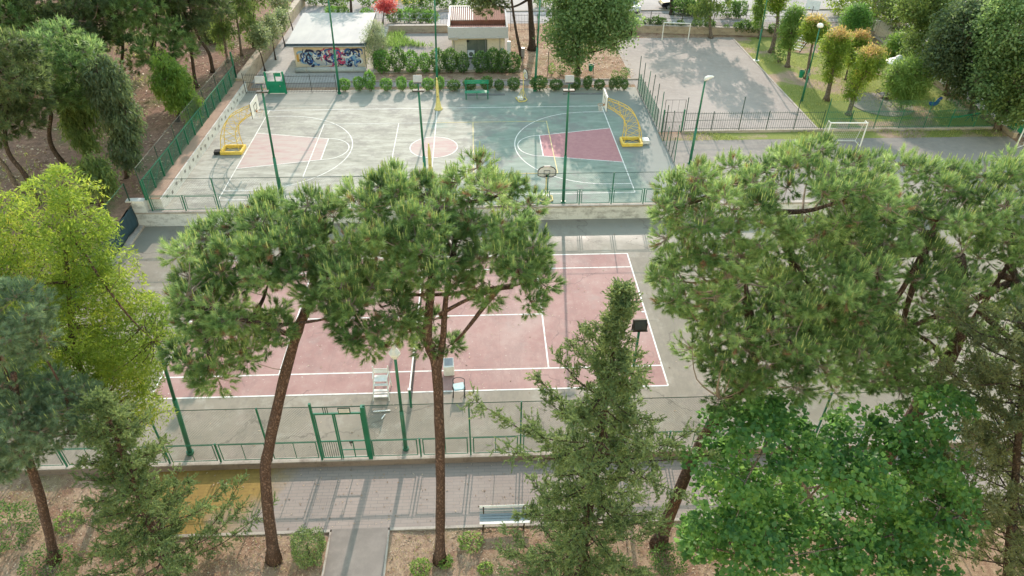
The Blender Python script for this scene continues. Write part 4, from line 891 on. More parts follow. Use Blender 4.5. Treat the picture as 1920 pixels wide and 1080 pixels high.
for (x, y, lb) in ((-8.51, 28.7, 'tall green post at the left end of the hedge, in front of the graffiti shed'), (-.31, 28.95, 'tall green post in the far hedge in front of the yard fence'), (7.97, 28.9, 'tall green post in the far hedge beside the small yellow hoop')): flood((x, y, .9), (x+.25, y, 9.4), lb, GR)
c0 = on(1293, 307, .9); tpz = aty(1322, 152, c0[1]); ln = thing('street_lamp', 'green street lamp with a white head right of the basketball court', 'street lamp', c0); pole(ln, c0, tpz, .10, .06)
MB().tube(smoothpath([tpz, tpz+np.array([.02, 0, .12]), tpz+np.array([.2, -.02, .24]), tpz+np.array([.52, -.03, .3])], 3), [.04, .06, .1, .13, .15, .15, .13, .11, .08, .03], 8).build('lamp_head', 'white_paint', ln, smooth=True); MB().bar(tpz+np.array([-.14, 0, -.02]), tpz+np.array([.14, 0, -.02]), .025).build('bracket', 'grey_metal', ln)
c0 = on(1418, 113, .9); ln = thing('street_lamp', 'slender green lamp post at the far edge of the playground lawn', 'street lamp', c0); tpz = aty(1442, -22, c0[1]); pole(ln, c0, tpz, .09, .05); MB().lathe(c0-np.array([0, 0, .05]), [(.3, 0), (.3, .08), (.12, .1)], 10).build('footing', 'white_paint', ln)
MB().tube([tpz, tpz+np.array([.5, 0, .2])], [.06, .14], 8).build('lamp_head', 'white_paint', ln)
c0 = on(1503, 190, .9); ln = thing('street_lamp', 'green lamp post with round white head among the pollarded trees', 'street lamp', c0); tpz = aty(1537, 52, c0[1]); pole(ln, c0, tpz, .09, .05)
MB().lathe(tpz, [(.04, 0), (.22, .05), (.26, .15), (.2, .28), (.08, .34)], 10).build('lamp_head', 'white_paint', ln, smooth=True); MB().box(c0+np.array([0, -.09, 2.3]), (.18, .06, .25)).build('junction_box', 'grey_metal', ln)
c0 = on(1375, 17, .9); ln = thing('street_lamp', 'green lamp post in the street behind the far tree', 'street lamp', c0); pole(ln, c0, c0+np.array([.2, 0, 7]), .09, .05); MB().tube([c0+np.array([.2, 0, 7]), c0+np.array([.8, 0, 7.2])], [.06, .14], 8).build('lamp_head', 'white_paint', ln)

# ================================================================== BASKETBALL AND VOLLEYBALL EQUIPMENT
def hoop(c, s, label):
    """big yellow lattice hoop; s=+1 stands at the right end and leans to the left"""
    r = thing('basketball_hoop', label, 'basketball hoop', c, 'tall lattice basketball hoops'); c = np.array(c, float); ym = 'yellow_paint'
    def P(x, y, z): return c+np.array([-s*x, y, z])
    MB().box(P(0, -.55, .14), (1.5, .13, .22)).box(P(0, .55, .14), (1.5, .13, .22)).box(P(-.7, 0, .14), (.13, .97, .22)).box(P(.7, 0, .14), (.13, .97, .22)).build('base_frame', ym, r)
    outer = smoothpath([P(-.7, 0, .2), P(-.45, 0, 1.4), P(.2, 0, 2.5), P(1.2, 0, 3.1), P(2.15, 0, 3.45)], 4); inner = smoothpath([P(.6, 0, .2), P(.55, 0, 1.2), P(.75, 0, 1.95), P(1.35, 0, 2.5), P(2.15, 0, 2.95)], 4)
    for k in (-.5, .5):
        sh_ = lambda pth: [p+np.array([0, k*(1-.62*i/16), 0]) for i, p in enumerate(pth)]
        o_, i_ = sh_(outer), sh_(inner)
        MB().tube(o_, .027, 6).build('outer_chord', ym, r); MB().tube(i_, .027, 6).build('inner_chord', ym, r)
        for a in range(0, 16, 2): MB().bar(o_[a], i_[min(16, a+2)], .013).bar(i_[a], o_[min(16, a+2)], .013).build('lattice', ym, r)
    for a in range(0, 17, 3):
        w_ = .5*(1-.62*a/16); [MB().bar(ch_[a]+np.array([0, -w_, 0]), ch_[a]+np.array([0, w_, 0]), .018).build('cross_bar', ym, r) for ch_ in (outer, inner)]
    bb = MB().box(P(2.2, 0, 3.35), (.05, 1.75, 1.05)).build('backboard', 'white_paint', r)
    MB().box(P(2.17, 0, 3.35), (.03, 1.79, 1.09)).build('backing_frame', 'black_plastic', bb)
    for (dy, dz, w_, h_) in ((0, -.25, .60, .05), (0, .17, .60, .05), (-.3, -.04, .05, .47), (.3, -.04, .05, .47)): MB().box(P(2.23, dy, 3.35+dz), (.012, w_, h_)).build('target_line', 'black_plastic', bb)
    MB().tube([P(2.46, 0, 3.0)+np.array([.225*math.cos(a*math.pi/8), .225*math.sin(a*math.pi/8), 0]) for a in range(17)], .012, 5).build('rim', 'orange_board', bb); MB().box(P(2.25, 0, 2.99), (.1, .15, .1)).build('rim_bracket', 'orange_board', bb)
    mb = MB()
    for a in range(12):
        A = a*math.pi/6; q = lambda an, rr, z: P(2.46, 0, z)+np.array([rr*math.cos(an), rr*math.sin(an), 0])
        mb.tube([q(A, .22, 3.0), q(A+.4, .16, 2.75), q(A+.8, .12, 2.55)], .006, 3, cap=False).tube([q(A, .22, 3.0), q(A-.4, .16, 2.75), q(A-.8, .12, 2.55)], .006, 3, cap=False)
    mb.build('net', 'white_paint', bb, kind='stuff')
    if s > 0: MB().box(P(-1.05, 0, .18), (.5, .6, .30)).build('counterweight', 'off_white', r, bevel=.03)
    else: MB().box(P(-1.0, -.35, .14), (.45, .5, .22), R(8)).build('counterweight', 'rubber_black', r, bevel=.03); 
    return r
hoop((14.35, 18.5, .9), 1, 'tall yellow lattice basketball hoop at the green right end of the court')
hoop((-14.35, 18.0, .9), -1, 'tall yellow lattice basketball hoop at the worn left end by the wall')
def minihoop(c, rz, label):
    r = thing('mini_hoop', label, 'basketball hoop', (0, 0, 0), 'small yellow hoops at the sides of the court'); ym = 'pale_yellow'
    MB().tube([(-.45, -.35, .07), (.45, -.35, .07), (.45, .2, .07), (.2, .42, .07), (-.2, .42, .07), (-.45, .2, .07), (-.45, -.35, .07)], .045, 6).build('base_frame', ym, r)
    MB().box((0, -.1, .18), (.5, .38, .22)).build('counterweight', 'off_white', r, bevel=.02)
    MB().tube([(0, .15, .1), (0, .15, 2.15), (0, .32, 2.3)], .035, 6).build('mast', ym, r); MB().bar((-.3, -.3, .1), (0, .15, 1.0), .02).bar((.3, -.3, .1), (0, .15, 1.0), .02).bar((0, .42, .1), (0, .17, .9), .02).build('stay', ym, r)
    prof = [(-.55, 1.92), (-.55, 2.25), (-.42, 2.42), (-.2, 2.52), (.2, 2.52), (.42, 2.42), (.55, 2.25), (.55, 1.92), (.3, 1.82), (-.3, 1.82)]; n_ = len(prof)
    bb = MB().add([(x, .33, z) for x, z in prof]+[(x, .37, z) for x, z in prof], [tuple(range(n_)), tuple(range(2*n_-1, n_-1, -1))]+[(i, i+n_, (i+1) % n_+n_, (i+1) % n_) for i in range(n_)]).build('backboard', 'off_white', r)
    MB().tube([(x, .35, z) for x, z in prof]+[(prof[0][0], .35, prof[0][1])], .038, 5).build('border', 'black_plastic', bb)
    for (dx, dz, w_, h_) in ((0, -.12, .36, .025), (0, .14, .36, .025), (-.18, .01, .025, .28), (.18, .01, .025, .28)): MB().box((dx, .378, 2.12+dz), (w_, .012, h_)).box((dx, .322, 2.12+dz), (w_, .012, h_)).build('target_line', 'black_plastic', bb)
    MB().tube([(.2*math.cos(a*math.pi/8), .60+.2*math.sin(a*math.pi/8), 1.92) for a in range(17)], .01, 5).box((0, .39, 1.9), (.14, .05, .12)).build('rim', 'black_plastic', bb)
    r.location = tuple(c); r.rotation_euler = (0, 0, rz); return r
minihoop((7.38, 10.45, .9), math.pi, 'small portable hoop with fan-shaped white backboard behind the terrace fence'); minihoop((6.72, 26.95, .9), R(-75), 'small yellow portable hoop near the far hedge, right of the green bench')
for (y, lb) in ((25.2, 'pale yellow volleyball post at the far side of the centre line'), (13.4, 'pale yellow volleyball post just behind the middle pine top')):
    vp = thing('volleyball_post', lb, 'post', (-.05, y, .9), 'volleyball posts'); 
    MB().lathe((-.05, y, .9), [(.34, 0), (.34, .08), (.27, .1), (.12, .9), (.10, 2.0), (.07, 2.35)], 10).build('padding', 'pale_yellow', vp, smooth=True); MB().bar((-.05, y, 3.2), (-.05, y, 3.5), .045, 6).build('mast', 'pale_yellow', vp); MB().box((-.05, y-.13, 2.0), (.05, .06, .1)).build('winch', 'black_plastic', vp)
# green bench with canopy-like high backrest
gb = thing('green_bench', 'green bench with a raised top board in front of the far hedge', 'bench', (3.05, 27.3, .9)); y0 = 27.2
for x in (2.15, 3.95): MB().bx(x-.04, x+.04, y0-.05, y0+.03, .9, 1.45).bx(x-.04, x+.04, y0+.42, y0+.50, .9, 2.35).bx(x-.035, x+.035, y0+.03, y0+.42, 1.36, 1.42).build('leg', 'green_paint', gb)
MB().bx(3.02, 3.08, y0+.2, y0+.28, .9, 1.42).build('leg', 'green_paint', gb)
for k in range(3): MB().bx(2.05, 4.05, y0-.07+k*.19, y0+.09+k*.19, 1.45, 1.485).build('seat_slat', 'green_sheet', gb)
for k in range(2): MB().bx(2.05, 4.05, y0+.38, y0+.415, 2.08+k*.17, 2.22+k*.17).build('back_slat', 'green_sheet', gb)
for (x0_, x1_, lb) in ((2.2, 5.4, 'dark grating strip in the ground under the green bench'), (10.3, 14.0, 'dark grating strip in the ground at the far right of the hedge')):
    o = thing('drain_grate', lb, 'grate', ((x0_+x1_)/2, 28.15, .9)); MB().bx(x0_, x1_, 28.05, 28.25, .88, .907).build('channel', 'drain', o); MB().bx(x0_, x1_, 28.02, 28.05, .88, .925).bx(x0_, x1_, 28.25, 28.28, .88, .925).build('rim', 'iron', o)
# front bench
fb = thing('park_bench', 'slatted bench beside the front path, coloured with shade-blue slats and sunlit white edges', 'bench', (4.0, -12.55, -.25)); y0 = -12.70
for x in (3.2, 4.75): MB().bar((x-.04, y0+.02, -.25), (x, y0+.06, .14), .03).bar((x+.04, y0+.5, -.25), (x, y0+.42, .16), .03).bar((x, y0+.42, .14), (x, y0+.6, .42), .025).bar((x, y0, .13), (x, y0+.45, .13), .025).build('leg', 'dark_bark', fb)
MB().bar((3.2, y0+.28, -.08), (4.75, y0+.28, -.08), .018).build('stretcher', 'dark_bark', fb)
for k in range(4): MB().bx(3.05, 4.95, y0+.0+k*.12, y0+.1+k*.12, .16, .195).build('seat_slat', 'white_paint' if k == 0 else 'shade_blue_slat', fb)  # front slat white as if sunlit, the rest shade-blue: light painted in
for k in range(3): MB().box((4.0, y0+.50+k*.058, .245+k*.085), (1.9, .026, .07), 0, R(-34)).build('back_slat', 'white_paint' if k == 2 else 'shade_blue_slat', fb)  # sunlit top edge painted white, shaded slats below painted blue-grey
# goals
def goal(c, wd, h, dep, rz, label, net=True):
    r = thing('football_goal', label, 'goal', (0, 0, 0), 'small football goals'); hw = wd/2
    for s in (-1, 1): MB().bar((s*hw, 0, 0), (s*hw, 0, h), .05, 8).build('post', 'white_paint', r)
    MB().bar((-hw-.04, 0, h), (hw+.04, 0, h), .05, 8).build('crossbar', 'white_paint', r)
    if dep:
        for s in (-1, 1): MB().bar((s*hw, 0, h), (s*hw, dep*.45, h), .025).bar((s*hw, dep*.45, h), (s*hw, dep, .05), .025).bar((s*hw, dep, .04), (s*hw, 0, .04), .025).build('side_frame', 'white_paint', r)
        MB().bar((-hw, dep, .05), (hw, dep, .05), .025).build('back_bar', 'white_paint', r)
    if net and dep:
        mb = MB(); n_ = int(wd/.14)
        for i in range(n_+1):
            x = -hw+wd*i/n_; mb.tube([(x, 0, h), (x, dep*.45, h-.12), (x, dep*.95, .04)], .0045, 3, cap=False)
        for k in range(12):
            t = k/11; mb.tube([(-hw, dep*.45+dep*.5*t, (h-.12)*(1-t)+.04*t), (hw, dep*.45+dep*.5*t, (h-.12)*(1-t)+.04*t)], .0045, 3, cap=False)
        for s in (-1, 1):
            for k in range(8): t = (k+.5)/8; mb.tube([(s*hw, 0, h*(1-t)), (s*hw, dep*(.45+.5*t), (h-.1)*(1-t))], .0045, 3, cap=False)
        mb.build('net', 'off_white', r, kind='stuff')
    r.location = tuple(c); r.rotation_euler = (0, 0, rz); return r
goal((23.05, 42.0, .89), 2.6, 1.75, 0, R(-8), 'white goal frame without net at the far end of the small pitch', False)
goal((29.75, 17.5, .89), 2.65, 1.85, .9, R(-2), 'white goal with torn net behind the right-hand pine tops')
goal((43.0, 15.4, .89), 3.0, 2.0, 1.1, R(-62), 'grey-netted goal at the right edge of the goal yard')

# ================================================================== PLAYGROUND
c0 = on(1652, 196, .9); tag(MB().lathe((c0[0], c0[1], .85), [(2.45, 0), (2.45, .10), (2.38, .11)], 36).build('rubber_pad', 'asphalt_yard'), 'round grey safety pad under the umbrella-topped roundabout', 'pad')
rb = thing('rope_roundabout', 'playground roundabout with a grey conical top on a tall post', 'roundabout', (37.4, 26.6, .96)); q = np.array([37.4, 26.6, .96])
MB().bar(q, q+np.array([0, 0, 3.0]), .07, 8).build('mast', 'iron', rb); tp2 = MB().lathe(q+np.array([0, 0, 2.95]), [(.95, 0), (.9, .06), (.28, .38), (.26, .46), (.14, .56), (.04, .6)], 16).build('top', 'off_white', rb, smooth=False)
for a in range(8): A = a*math.pi/4; MB().bar(q+np.array([0, 0, .25]), q+np.array([.85*math.cos(A), .85*math.sin(A), .42]), .022).bar(q+np.array([.85*math.cos(A), .85*math.sin(A), .42]), q+np.array([.95*math.cos(A), .95*math.sin(A), .12]), .02).build('spoke', 'iron', rb)
MB().lathe(q, [(.55, .2), (.55, .24)], 14).build('platform', 'grey_metal', rb); MB().tube([q+np.array([.85*math.cos(a*math.pi/8), .85*math.sin(a*math.pi/8), .42]) for a in range(17)], .02, 5).build('seat_ring', 'iron', rb)
sp_ = thing('climbing_spider', 'white-armed climbing frame behind the grey roundabout top', 'climbing frame', (36.6, 29.5, .9)); q = np.array([36.4, 29.5, .9]); MB().bar(q, q+np.array([0, 0, 2.2]), .08, 8).build('mast', 'green_paint', sp_)
for a in range(6): A = a*math.pi/3+.3; MB().tube([q+np.array([0, 0, 2.15]), q+np.array([.9*math.cos(A), .9*math.sin(A), 2.35]), q+np.array([1.3*math.cos(A), 1.3*math.sin(A), 2.0])], .03, 5).build('arm', 'off_white', sp_)
c0 = on(1747, 205, .9); sr = thing('spring_rider', 'blue spring rider on the playground lawn', 'spring rider', c0)
MB().tube([c0+np.array([.09*math.cos(a*.9), .09*math.sin(a*.9), .015*a]) for a in range(28)], .018, 5).build('spring', 'iron', sr)
MB().tube(smoothpath([c0+np.array([-.42, 0, .62]), c0+np.array([-.2, 0, .48]), c0+np.array([.15, 0, .5]), c0+np.array([.33, 0, .85]), c0+np.array([.5, 0, 1.0])], 3), [.05, .1, .15, .17, .17, .17, .16, .15, .13, .12, .12, .11, .05], 8).build('body', 'bright_blue', sr, smooth=True); MB().bar(c0+np.array([.28, -.22, .85]), c0+np.array([.28, .22, .85]), .022).build('handle', 'white_paint', sr)
c0 = on(1818, 228, .9); ss = thing('seesaw', 'green seesaw in the shade at the right of the lawn', 'seesaw', c0); MB().bar(c0+np.array([-1.5, 0, .35]), c0+np.array([1.5, .2, .75]), .06, 6).build('beam', 'green_sheet', ss)
for s in (-1, 1): MB().box(c0+np.array([s*1.35, .1+s*.09, .6+s*.18]), (.4, .3, .05)).build('seat', 'green_sheet', ss); MB().bar(c0+np.array([s*1.0, .1+s*.07, .56+s*.13]), c0+np.array([s*1.0, .1+s*.07, .85+s*.13]), .02).build('handle', 'green_paint', ss); MB().bar(c0+np.array([s*.3, .1, 0]), c0+np.array([0, .1, .55]), .04).build('support', 'green_paint', ss)
def bin_(c, label, h=.85):
    r = thing('litter_bin', label, 'bin', c, 'green litter bins'); c = np.array(c, float); MB().bar(c+np.array([.25, 0, 0]), c+np.array([.25, 0, h+.15]), .03).build('post', 'dark_green_paint', r)
    MB().lathe(c+np.array([0, 0, h-.6]), [(.17, 0), (.23, .55), (.24, .58), (.20, .58), (.16, .1)], 10).build('basket', 'green_sheet', r)
bin_(on(1500, 150, .9), 'green litter bin at the foot of the lamp among the pollards'); bin_(on(1107, 138, .9), 'green litter bin beside the trunk of the large leafy tree')
cr = on(1893, 250, .9); wb = thing('wheeled_bin', 'green waste container behind the right-hand goal', 'bin', cr); MB().box(cr+np.array([.4, 0, .6]), (1.1, .8, .95)).build('body', 'green_sheet', wb, bevel=.06); MB().box(cr+np.array([.4, 0, 1.12]), (1.15, .86, .09)).build('lid', 'green_paint', wb, bevel=.03)
for sx in (-1, 1):
    for sy in (-1, 1): MB().lathe(cr+np.array([.4+sx*.4, sy*.3, 0]), [(.09, 0), (.09, .12)], 8).build('wheel', 'rubber_black', wb)
cl = on(1498, 95, .9); cf = thing('climbing_ramp', 'wooden climbing ramp with cross slats between the pollards', 'climbing frame', cl); q0 = cl+np.array([-.6, -.4, .1]); q1 = cl+np.array([1.5, 1.6, 1.75])
dv = q1-q0; nrm = np.array([dv[1], -dv[0], 0]); nrm = nrm/np.linalg.norm(nrm)*.5
for s in (-1, 1): MB().bar(q0+nrm*s, q1+nrm*s, .05).build('stringer', 'dark_bark', cf); MB().bar(q0+nrm*s+np.array([0, 0, .45]), q1+nrm*s+np.array([0, 0, .45]), .03).build('handrail', 'dark_bark', cf); MB().bar(q1+nrm*s, np.array([q1[0], q1[1], .88])+nrm*s, .05).build('leg', 'orange_board', cf)
for k in range(9): t_ = (k+.5)/9; MB().box(q0+dv*t_+np.array([0, 0, .06]), (.16, 1.0, .03), math.atan2(dv[1], dv[0])).build('slat', 'white_paint', cf)
# street: cars, board, benches
def car(c, rz, mat, label):
    r = thing('parked_car', label, 'car', (0, 0, 0), 'cars in the street')
    def loft(secs):
        mb = MB(); k = len(secs[0][1])
        for y, pr in secs: mb.v += [(x, y, z) for x, z in pr]
        for i in range(len(secs)-1):
            for j in range(k): mb.f.append((i*k+j, i*k+(j+1) % k, (i+1)*k+(j+1) % k, (i+1)*k+j))
        mb.f += [tuple(reversed(range(k))), tuple((len(secs)-1)*k+j for j in range(k))]; return mb
    side = [(-2.05, .35), (-2.1, .6), (-1.95, .82), (-1.0, .92), (1.2, .95), (1.95, .88), (2.08, .6), (2.0, .32)]
    loft([(-.84, [(x*.98, z) for x, z in side]), (-.86, side), (.86, side), (.84, [(x*.98, z) for x, z in side])]).build('body', mat, r, bevel=.05)
    cb = [(-1.1, .90), (-.45, 1.42), (.75, 1.45), (1.5, .93)]; loft([(-.76, cb), (-.62, [(x*.92, z) for x, z in cb]), (.62, [(x*.92, z) for x, z in cb]), (.76, cb)][::3]).build('cabin_glass', 'glass_car', r, bevel=.05)
    MB().box((.15, 0, 1.455), (1.1, 1.25, .04)).build('roof', mat, r, bevel=.015)
    for x in (-1.3, 1.3):
        for y in (-.8, .8):
            w_ = MB().tube([(x, y-.1, .32), (x, y+.1, .32)], .32, 14).build('wheel', 'rubber_black', r); MB().tube([(x, y+math.copysign(.095, y), .32), (x, y+math.copysign(.11, y), .32)], .19, 10).build('rim', 'grey_metal', w_)
    for y in (-.6, .6): MB().box((-2.06, y, .66), (.06, .3, .13)).build('headlight', 'off_white', r); MB().box((2.03, y, .72), (.06, .25, .14)).build('tail_light', 'red_lamp', r)
    r.location = tuple(c); r.rotation_euler = (0, 0, rz); return r
plain('red_lamp', (.4, .02, .02), None, 3, .3)
q = on(1272, 17, .9); car((q[0], q[1]+.5, .89), R(2), 'car_dark', 'dark car parked in the street behind the clipped hedge')
q = on(1186, 18, .9); car((q[0]-.5, q[1], .89), R(95), 'car_white', 'pale car half hidden behind the large leafy tree')
q = on(1425, -6, .9); car((q[0]+3.5, q[1]+2, .89), R(20), 'car_dark', 'dark car at the very top edge, above the playground')
q = on(745, -4, .9); car((q[0]+.5, q[1]+1.2, .89), R(4), 'car_white', 'white car at the top edge behind the red-flowered tree')
q = on(1520, 27, .9); nb = thing('notice_board', 'white notice board tilted beside the street behind the pollards', 'sign', q); MB().box(q+np.array([0, 0, 1.0]), (1.5, .08, .9), R(-25), R(-20)).build('board', 'white_paint', nb)
for s in (-1, 1): MB().bar(q+np.array([s*.55, -s*.25, 0]), q+np.array([s*.55, -s*.25, 1.0]), .04).build('post', 'grey_metal', nb)
q = on(1640, 72, .9); bw = thing('boundary_panel', 'pale wall panel with iron gate behind the playground trees', 'wall', q); MB().box(q+np.array([0, .5, .9]), (5.5, .25, 1.5), R(-18)).build('wall_body', 'off_white', bw)
for k in range(5): MB().box(q+np.array([.2+k*.12, .3, .95]), (.03, .06, 1.4), R(-18)).build('bar', 'iron', bw)
# ================================================================== NEAR TREES
def path_at(pts, y, base=None):
    q = [aty(u, v, y) for u, v in pts]; return ([np.array(base, float)] if base is not None else [])+q
b = on(514, 1050, -.27)
pine('stone_pine', 'stone pine left of the gate with a leaning curved trunk', b, path_at([(498, 905), (504, 840), (530, 720), (558, 620), (575, 580)], b[1], b),
     [lobe(350, 375, 610, 560, b[1]+.6), lobe(330, 560, 520, 725, b[1]-.2), lobe(540, 370, 700, 520, b[1]+.8), lobe(345, 450, 560, 650, b[1]-.3), lobe(560, 480, 690, 600, b[1])], 92, .205, .125, .5, 56, gap=-.75, limbs=10, candles=.5, brown=.03,
     trunks=[(path_at([(556, 628), (520, 620), (470, 600), (420, 590)], b[1]), .10, .04), (path_at([(575, 580), (600, 540), (640, 480)], b[1]), .09, .03)])
b = on(824, 1050, -.27)
pine('stone_pine', 'tallest stone pine in the middle with a straight forked trunk', b, path_at([(826, 940), (824, 790), (818, 690), (802, 640), (806, 560), (812, 500)], b[1], b),
     [lobe(650, 320, 900, 500, b[1]+.7), lobe(820, 310, 1015, 470, b[1]+.8), lobe(880, 420, 1030, 580, b[1]), lobe(600, 470, 780, 650, b[1]-.2), lobe(700, 400, 900, 560, b[1]-.2), lobe(770, 590, 880, 680, b[1], rzmin=.3)], 112, .185, .10, .5, 56, gap=-.75, limbs=11, candles=.55, brown=.04,
     trunks=[(path_at([(820, 700), (830, 640), (836, 560), (850, 480)], b[1]), .11, .05), (path_at([(812, 650), (780, 615), (735, 603)], b[1]), .10, .05), (path_at([(824, 590), (880, 560), (930, 545), (985, 530)], b[1]), .06, .02)])
b = on(1235, 1020, -.27)
pine('stone_pine', 'stone pine right of centre whose trunk leans right behind the conifer', b, path_at([(1275, 915), (1335, 795), (1400, 712), (1412, 650), (1400, 560)], b[1]+.3, b),
     [lobe(1240, 300, 1460, 500, b[1]+.8), lobe(1225, 450, 1390, 600, b[1]+.2), lobe(1290, 500, 1560, 730, b[1]), lobe(1400, 275, 1660, 450, b[1]+1.0), lobe(1420, 420, 1640, 640, b[1]+.3), lobe(1290, 600, 1450, 750, b[1]-.2), lobe(1480, 560, 1640, 760, b[1]), lobe(1230, 330, 1330, 470, b[1]+.5)], 205, .24, .13, .52, 48, gap=-1.5, limbs=12, candles=.5, brown=.03,
     trunks=[(path_at([(1395, 718), (1440, 695), (1490, 655), (1560, 610), (1600, 560)], b[1]+.3), .14, .05), (path_at([(1470, 668), (1460, 620), (1430, 560)], b[1]+.3), .05, .02)])
yb = -11.3; q0 = aty(1700, 800, yb); b = np.array([q0[0]-.35, yb, -.27])
pine('stone_pine', 'stone pine at the right edge with a thick reddish trunk', b, [b, q0]+path_at([(1735, 740), (1790, 650), (1805, 560), (1800, 480)], yb),
     [lobe(1580, 295, 1800, 480, yb+.8), lobe(1760, 300, 1990, 480, yb+.8), lobe(1600, 440, 1800, 640, yb), lobe(1780, 440, 1990, 600, yb), lobe(1560, 580, 1720, 740, yb-.4), lobe(1850, 560, 2000, 700, yb-.5), lobe(1640, 600, 1800, 760, yb-.2), lobe(1500, 330, 1680, 520, yb+.4)], 200, .32, .16, .55, 48, limbs=12, candles=.5,
     trunks=[(path_at([(1775, 680), (1740, 640), (1680, 610), (1630, 600)], yb), .10, .03), (path_at([(1800, 640), (1850, 560), (1900, 480)], yb), .12, .04)])
b = on(103, 1050, -.2)
pine('stone_pine', 'blue-green stone pine in the lower left corner with a slim straight trunk', b, path_at([(75, 930), (50, 850), (35, 780), (25, 700)], b[1], b),
     [lobe(-60, 690, 120, 860, b[1]), lobe(60, 715, 170, 830, b[1]+.2), lobe(-90, 520, 80, 690, b[1]+.2), lobe(-60, 800, 60, 900, b[1]-.2)], 90, .17, .08, .5, 48, mats=('blue_pine_needles', 'pine_shoot'), limbs=7, candles=.2)
b = on(210, 900, -.2)
leafy('eucalyptus', 'yellow-green tree with narrow leaves at the left edge of the tennis court', b, path_at([(190, 790), (140, 660), (130, 560), (120, 440)], b[1]-.3, b),
     [lobe(75, 325, 195, 520, b[1]), lobe(-40, 400, 110, 620, b[1]), lobe(80, 470, 260, 660, b[1]), lobe(150, 560, 330, 700, b[1]-.2), lobe(60, 630, 280, 800, b[1]-.3), lobe(200, 640, 290, 830, b[1]-.3), lobe(-50, 350, 60, 500, b[1]+.3), lobe(110, 380, 220, 560, b[1]+.2), lobe(-40, 560, 130, 740, b[1])], 340, 190, .52, t_blade(.13, .034), 'yellow_leaves', .14, .05, 'pine_bark', 7, scl=1.2, shell=.3, flat=.9, dome=.85, sep=.7)
b = on(318, 1072, -.25)
juniper('juniper', 'ragged brownish conifer in the lower left with a reddish trunk', b, aty(188, 745, b[1]+.2), 2.5, 95, 'juniper_sprays', .19, 'pine_bark', prof=lambda t: float(np.interp(t, [0, .15, .3, .5, .8, 1], [1.7, 1.3, .75, .52, .36, .08])), per=34, zmin=.05)
b = on(1085, 1092, -.25)
juniper('juniper', 'tall pointed conifer with uneven side branches right of the bench', b, aty(1168, 540, b[1]+.3), 3.1, 150, 'juniper_sprays', .18, 'dark_bark', prof=lambda t: float(np.interp(t, [0, .15, .3, .45, .5, .56, .6, .72, .8, .9, 1], [.85, .78, .66, .74, 1.08, 1.0, .62, .48, .22, .11, .02])), per=34, zmin=.03)
b = on(1890, 1090, -.25)
juniper('juniper', 'dark brownish conifer in the lower right corner', b, aty(1925, 600, b[1]+.5), 3.2, 100, 'dark_juniper', .2, 'dark_bark', prof=lambda t: .75*(1-t)**.5+.3, per=32)
b = on(1540, 1105, -.25)
leafy('hazel_tree', 'bushy bright green broad-leaved tree in the lower right', b, path_at([(1540, 980), (1500, 900), (1480, 840)], b[1]+.2, b),
     [lobe(1300, 770, 1560, 930, b[1]+.4), lobe(1500, 770, 1790, 930, b[1]+.4), lobe(1280, 880, 1480, 1090, b[1]-.2), lobe(1440, 900, 1700, 1100, b[1]-.3), lobe(1600, 860, 1810, 1060, b[1]), lobe(1350, 730, 1500, 820, b[1]+.8), lobe(1700, 720, 1800, 800, b[1]+.8)], 210, 115, .55, t_leaf(.175, .15, .18), 'hazel_leaves', .10, .05, 'grey_bark', 12, shell=.3, flat=.55, dome=.5, sep=.8)
# ================================================================== WOOD ON THE LEFT
def fpine(name, label, bu, bv, tr, boxes, ncl=46, z=1.75, R0=.17, mats=('dark_pine_needles', 'pine_shoot'), cand=.12, clr=.85, per=34, group='pines in the wood on the left', bark='dark_bark', scl=1.55, lob=None):
    b = on(bu, bv, z); return pine(name, label, b, path_at(tr, b[1], b), [lobe(*x, b[1]+dy, k=.8) for (*x, dy) in boxes], int(ncl*1.4), R0, R0*.45, clr, per, SHF, mats, cand, bark, 5, group, scl, csize=1.5)
fpine('pine_tree', 'pine with a thick forward-leaning trunk at the left edge of the wood', 72, 385, [(48, 330), (15, 285), (10, 230), (20, 150)], [(-70, 60, 70, 200, 0), (-60, 150, 60, 260, 0)], 44)
fpine('pine_tree', 'pale-barked slanting pine trunk at the far left edge', 38, 368, [(15, 320), (-10, 285), (-40, 200)], [(-160, 60, 0, 260, 0)], 30, bark='grey_bark')
fpine('pine_tree', 'pine with a snake-curved trunk in the left wood', 128, 318, [(100, 280), (92, 250), (96, 215), (88, 190), (80, 120)], [(50, 60, 190, 200, 0), (20, 110, 110, 220, -.3)], 46, mats=('pine_needles', 'pine_shoot'))
fpine('pine_tree', 'large feathery pine in the middle of the left wood', 238, 180, [(228, 140), (230, 90), (230, 30)], [(130, -80, 340, 80, 0), (200, 20, 350, 130, -.5)], 64, mats=('pine_needles', 'pine_shoot'))
fpine('pine_tree', 'pine with a short dark trunk beside the far end of the wood fence', 368, 163, [(362, 125), (355, 70), (340, -10)], [(270, -130, 420, 60, 0)], 46)
fpine('pine_tree', 'pine with a strongly curved trunk near the top of the wood', 399, 135, [(392, 100), (370, 65), (362, 20), (360, -60)], [(300, -160, 440, 20, 0)], 40)
fpine('pine_tree', 'tall pine filling the top left corner', 120, 205, [(118, 150), (110, 90), (105, 20)], [(10, -70, 200, 90, 0), (60, 20, 190, 130, -.4)], 60)
fpine('pine_tree', 'bright-tipped pine at the top left edge', 10, 230, [(8, 180), (0, 110), (0, 40)], [(-70, -40, 60, 130, 0)], 40, mats=('pine_needles', 'pine_shoot'), cand=.3)
fpine('pine_tree', 'background pine at the top of the wood', 290, 100, [(290, 60), (285, -10)], [(180, -160, 340, 20, 0)], 40)
fpine('pine_tree', 'background pine behind the top left corner', 170, 90, [(168, 40), (165, -30)], [(60, -170, 230, 10, 0)], 40)
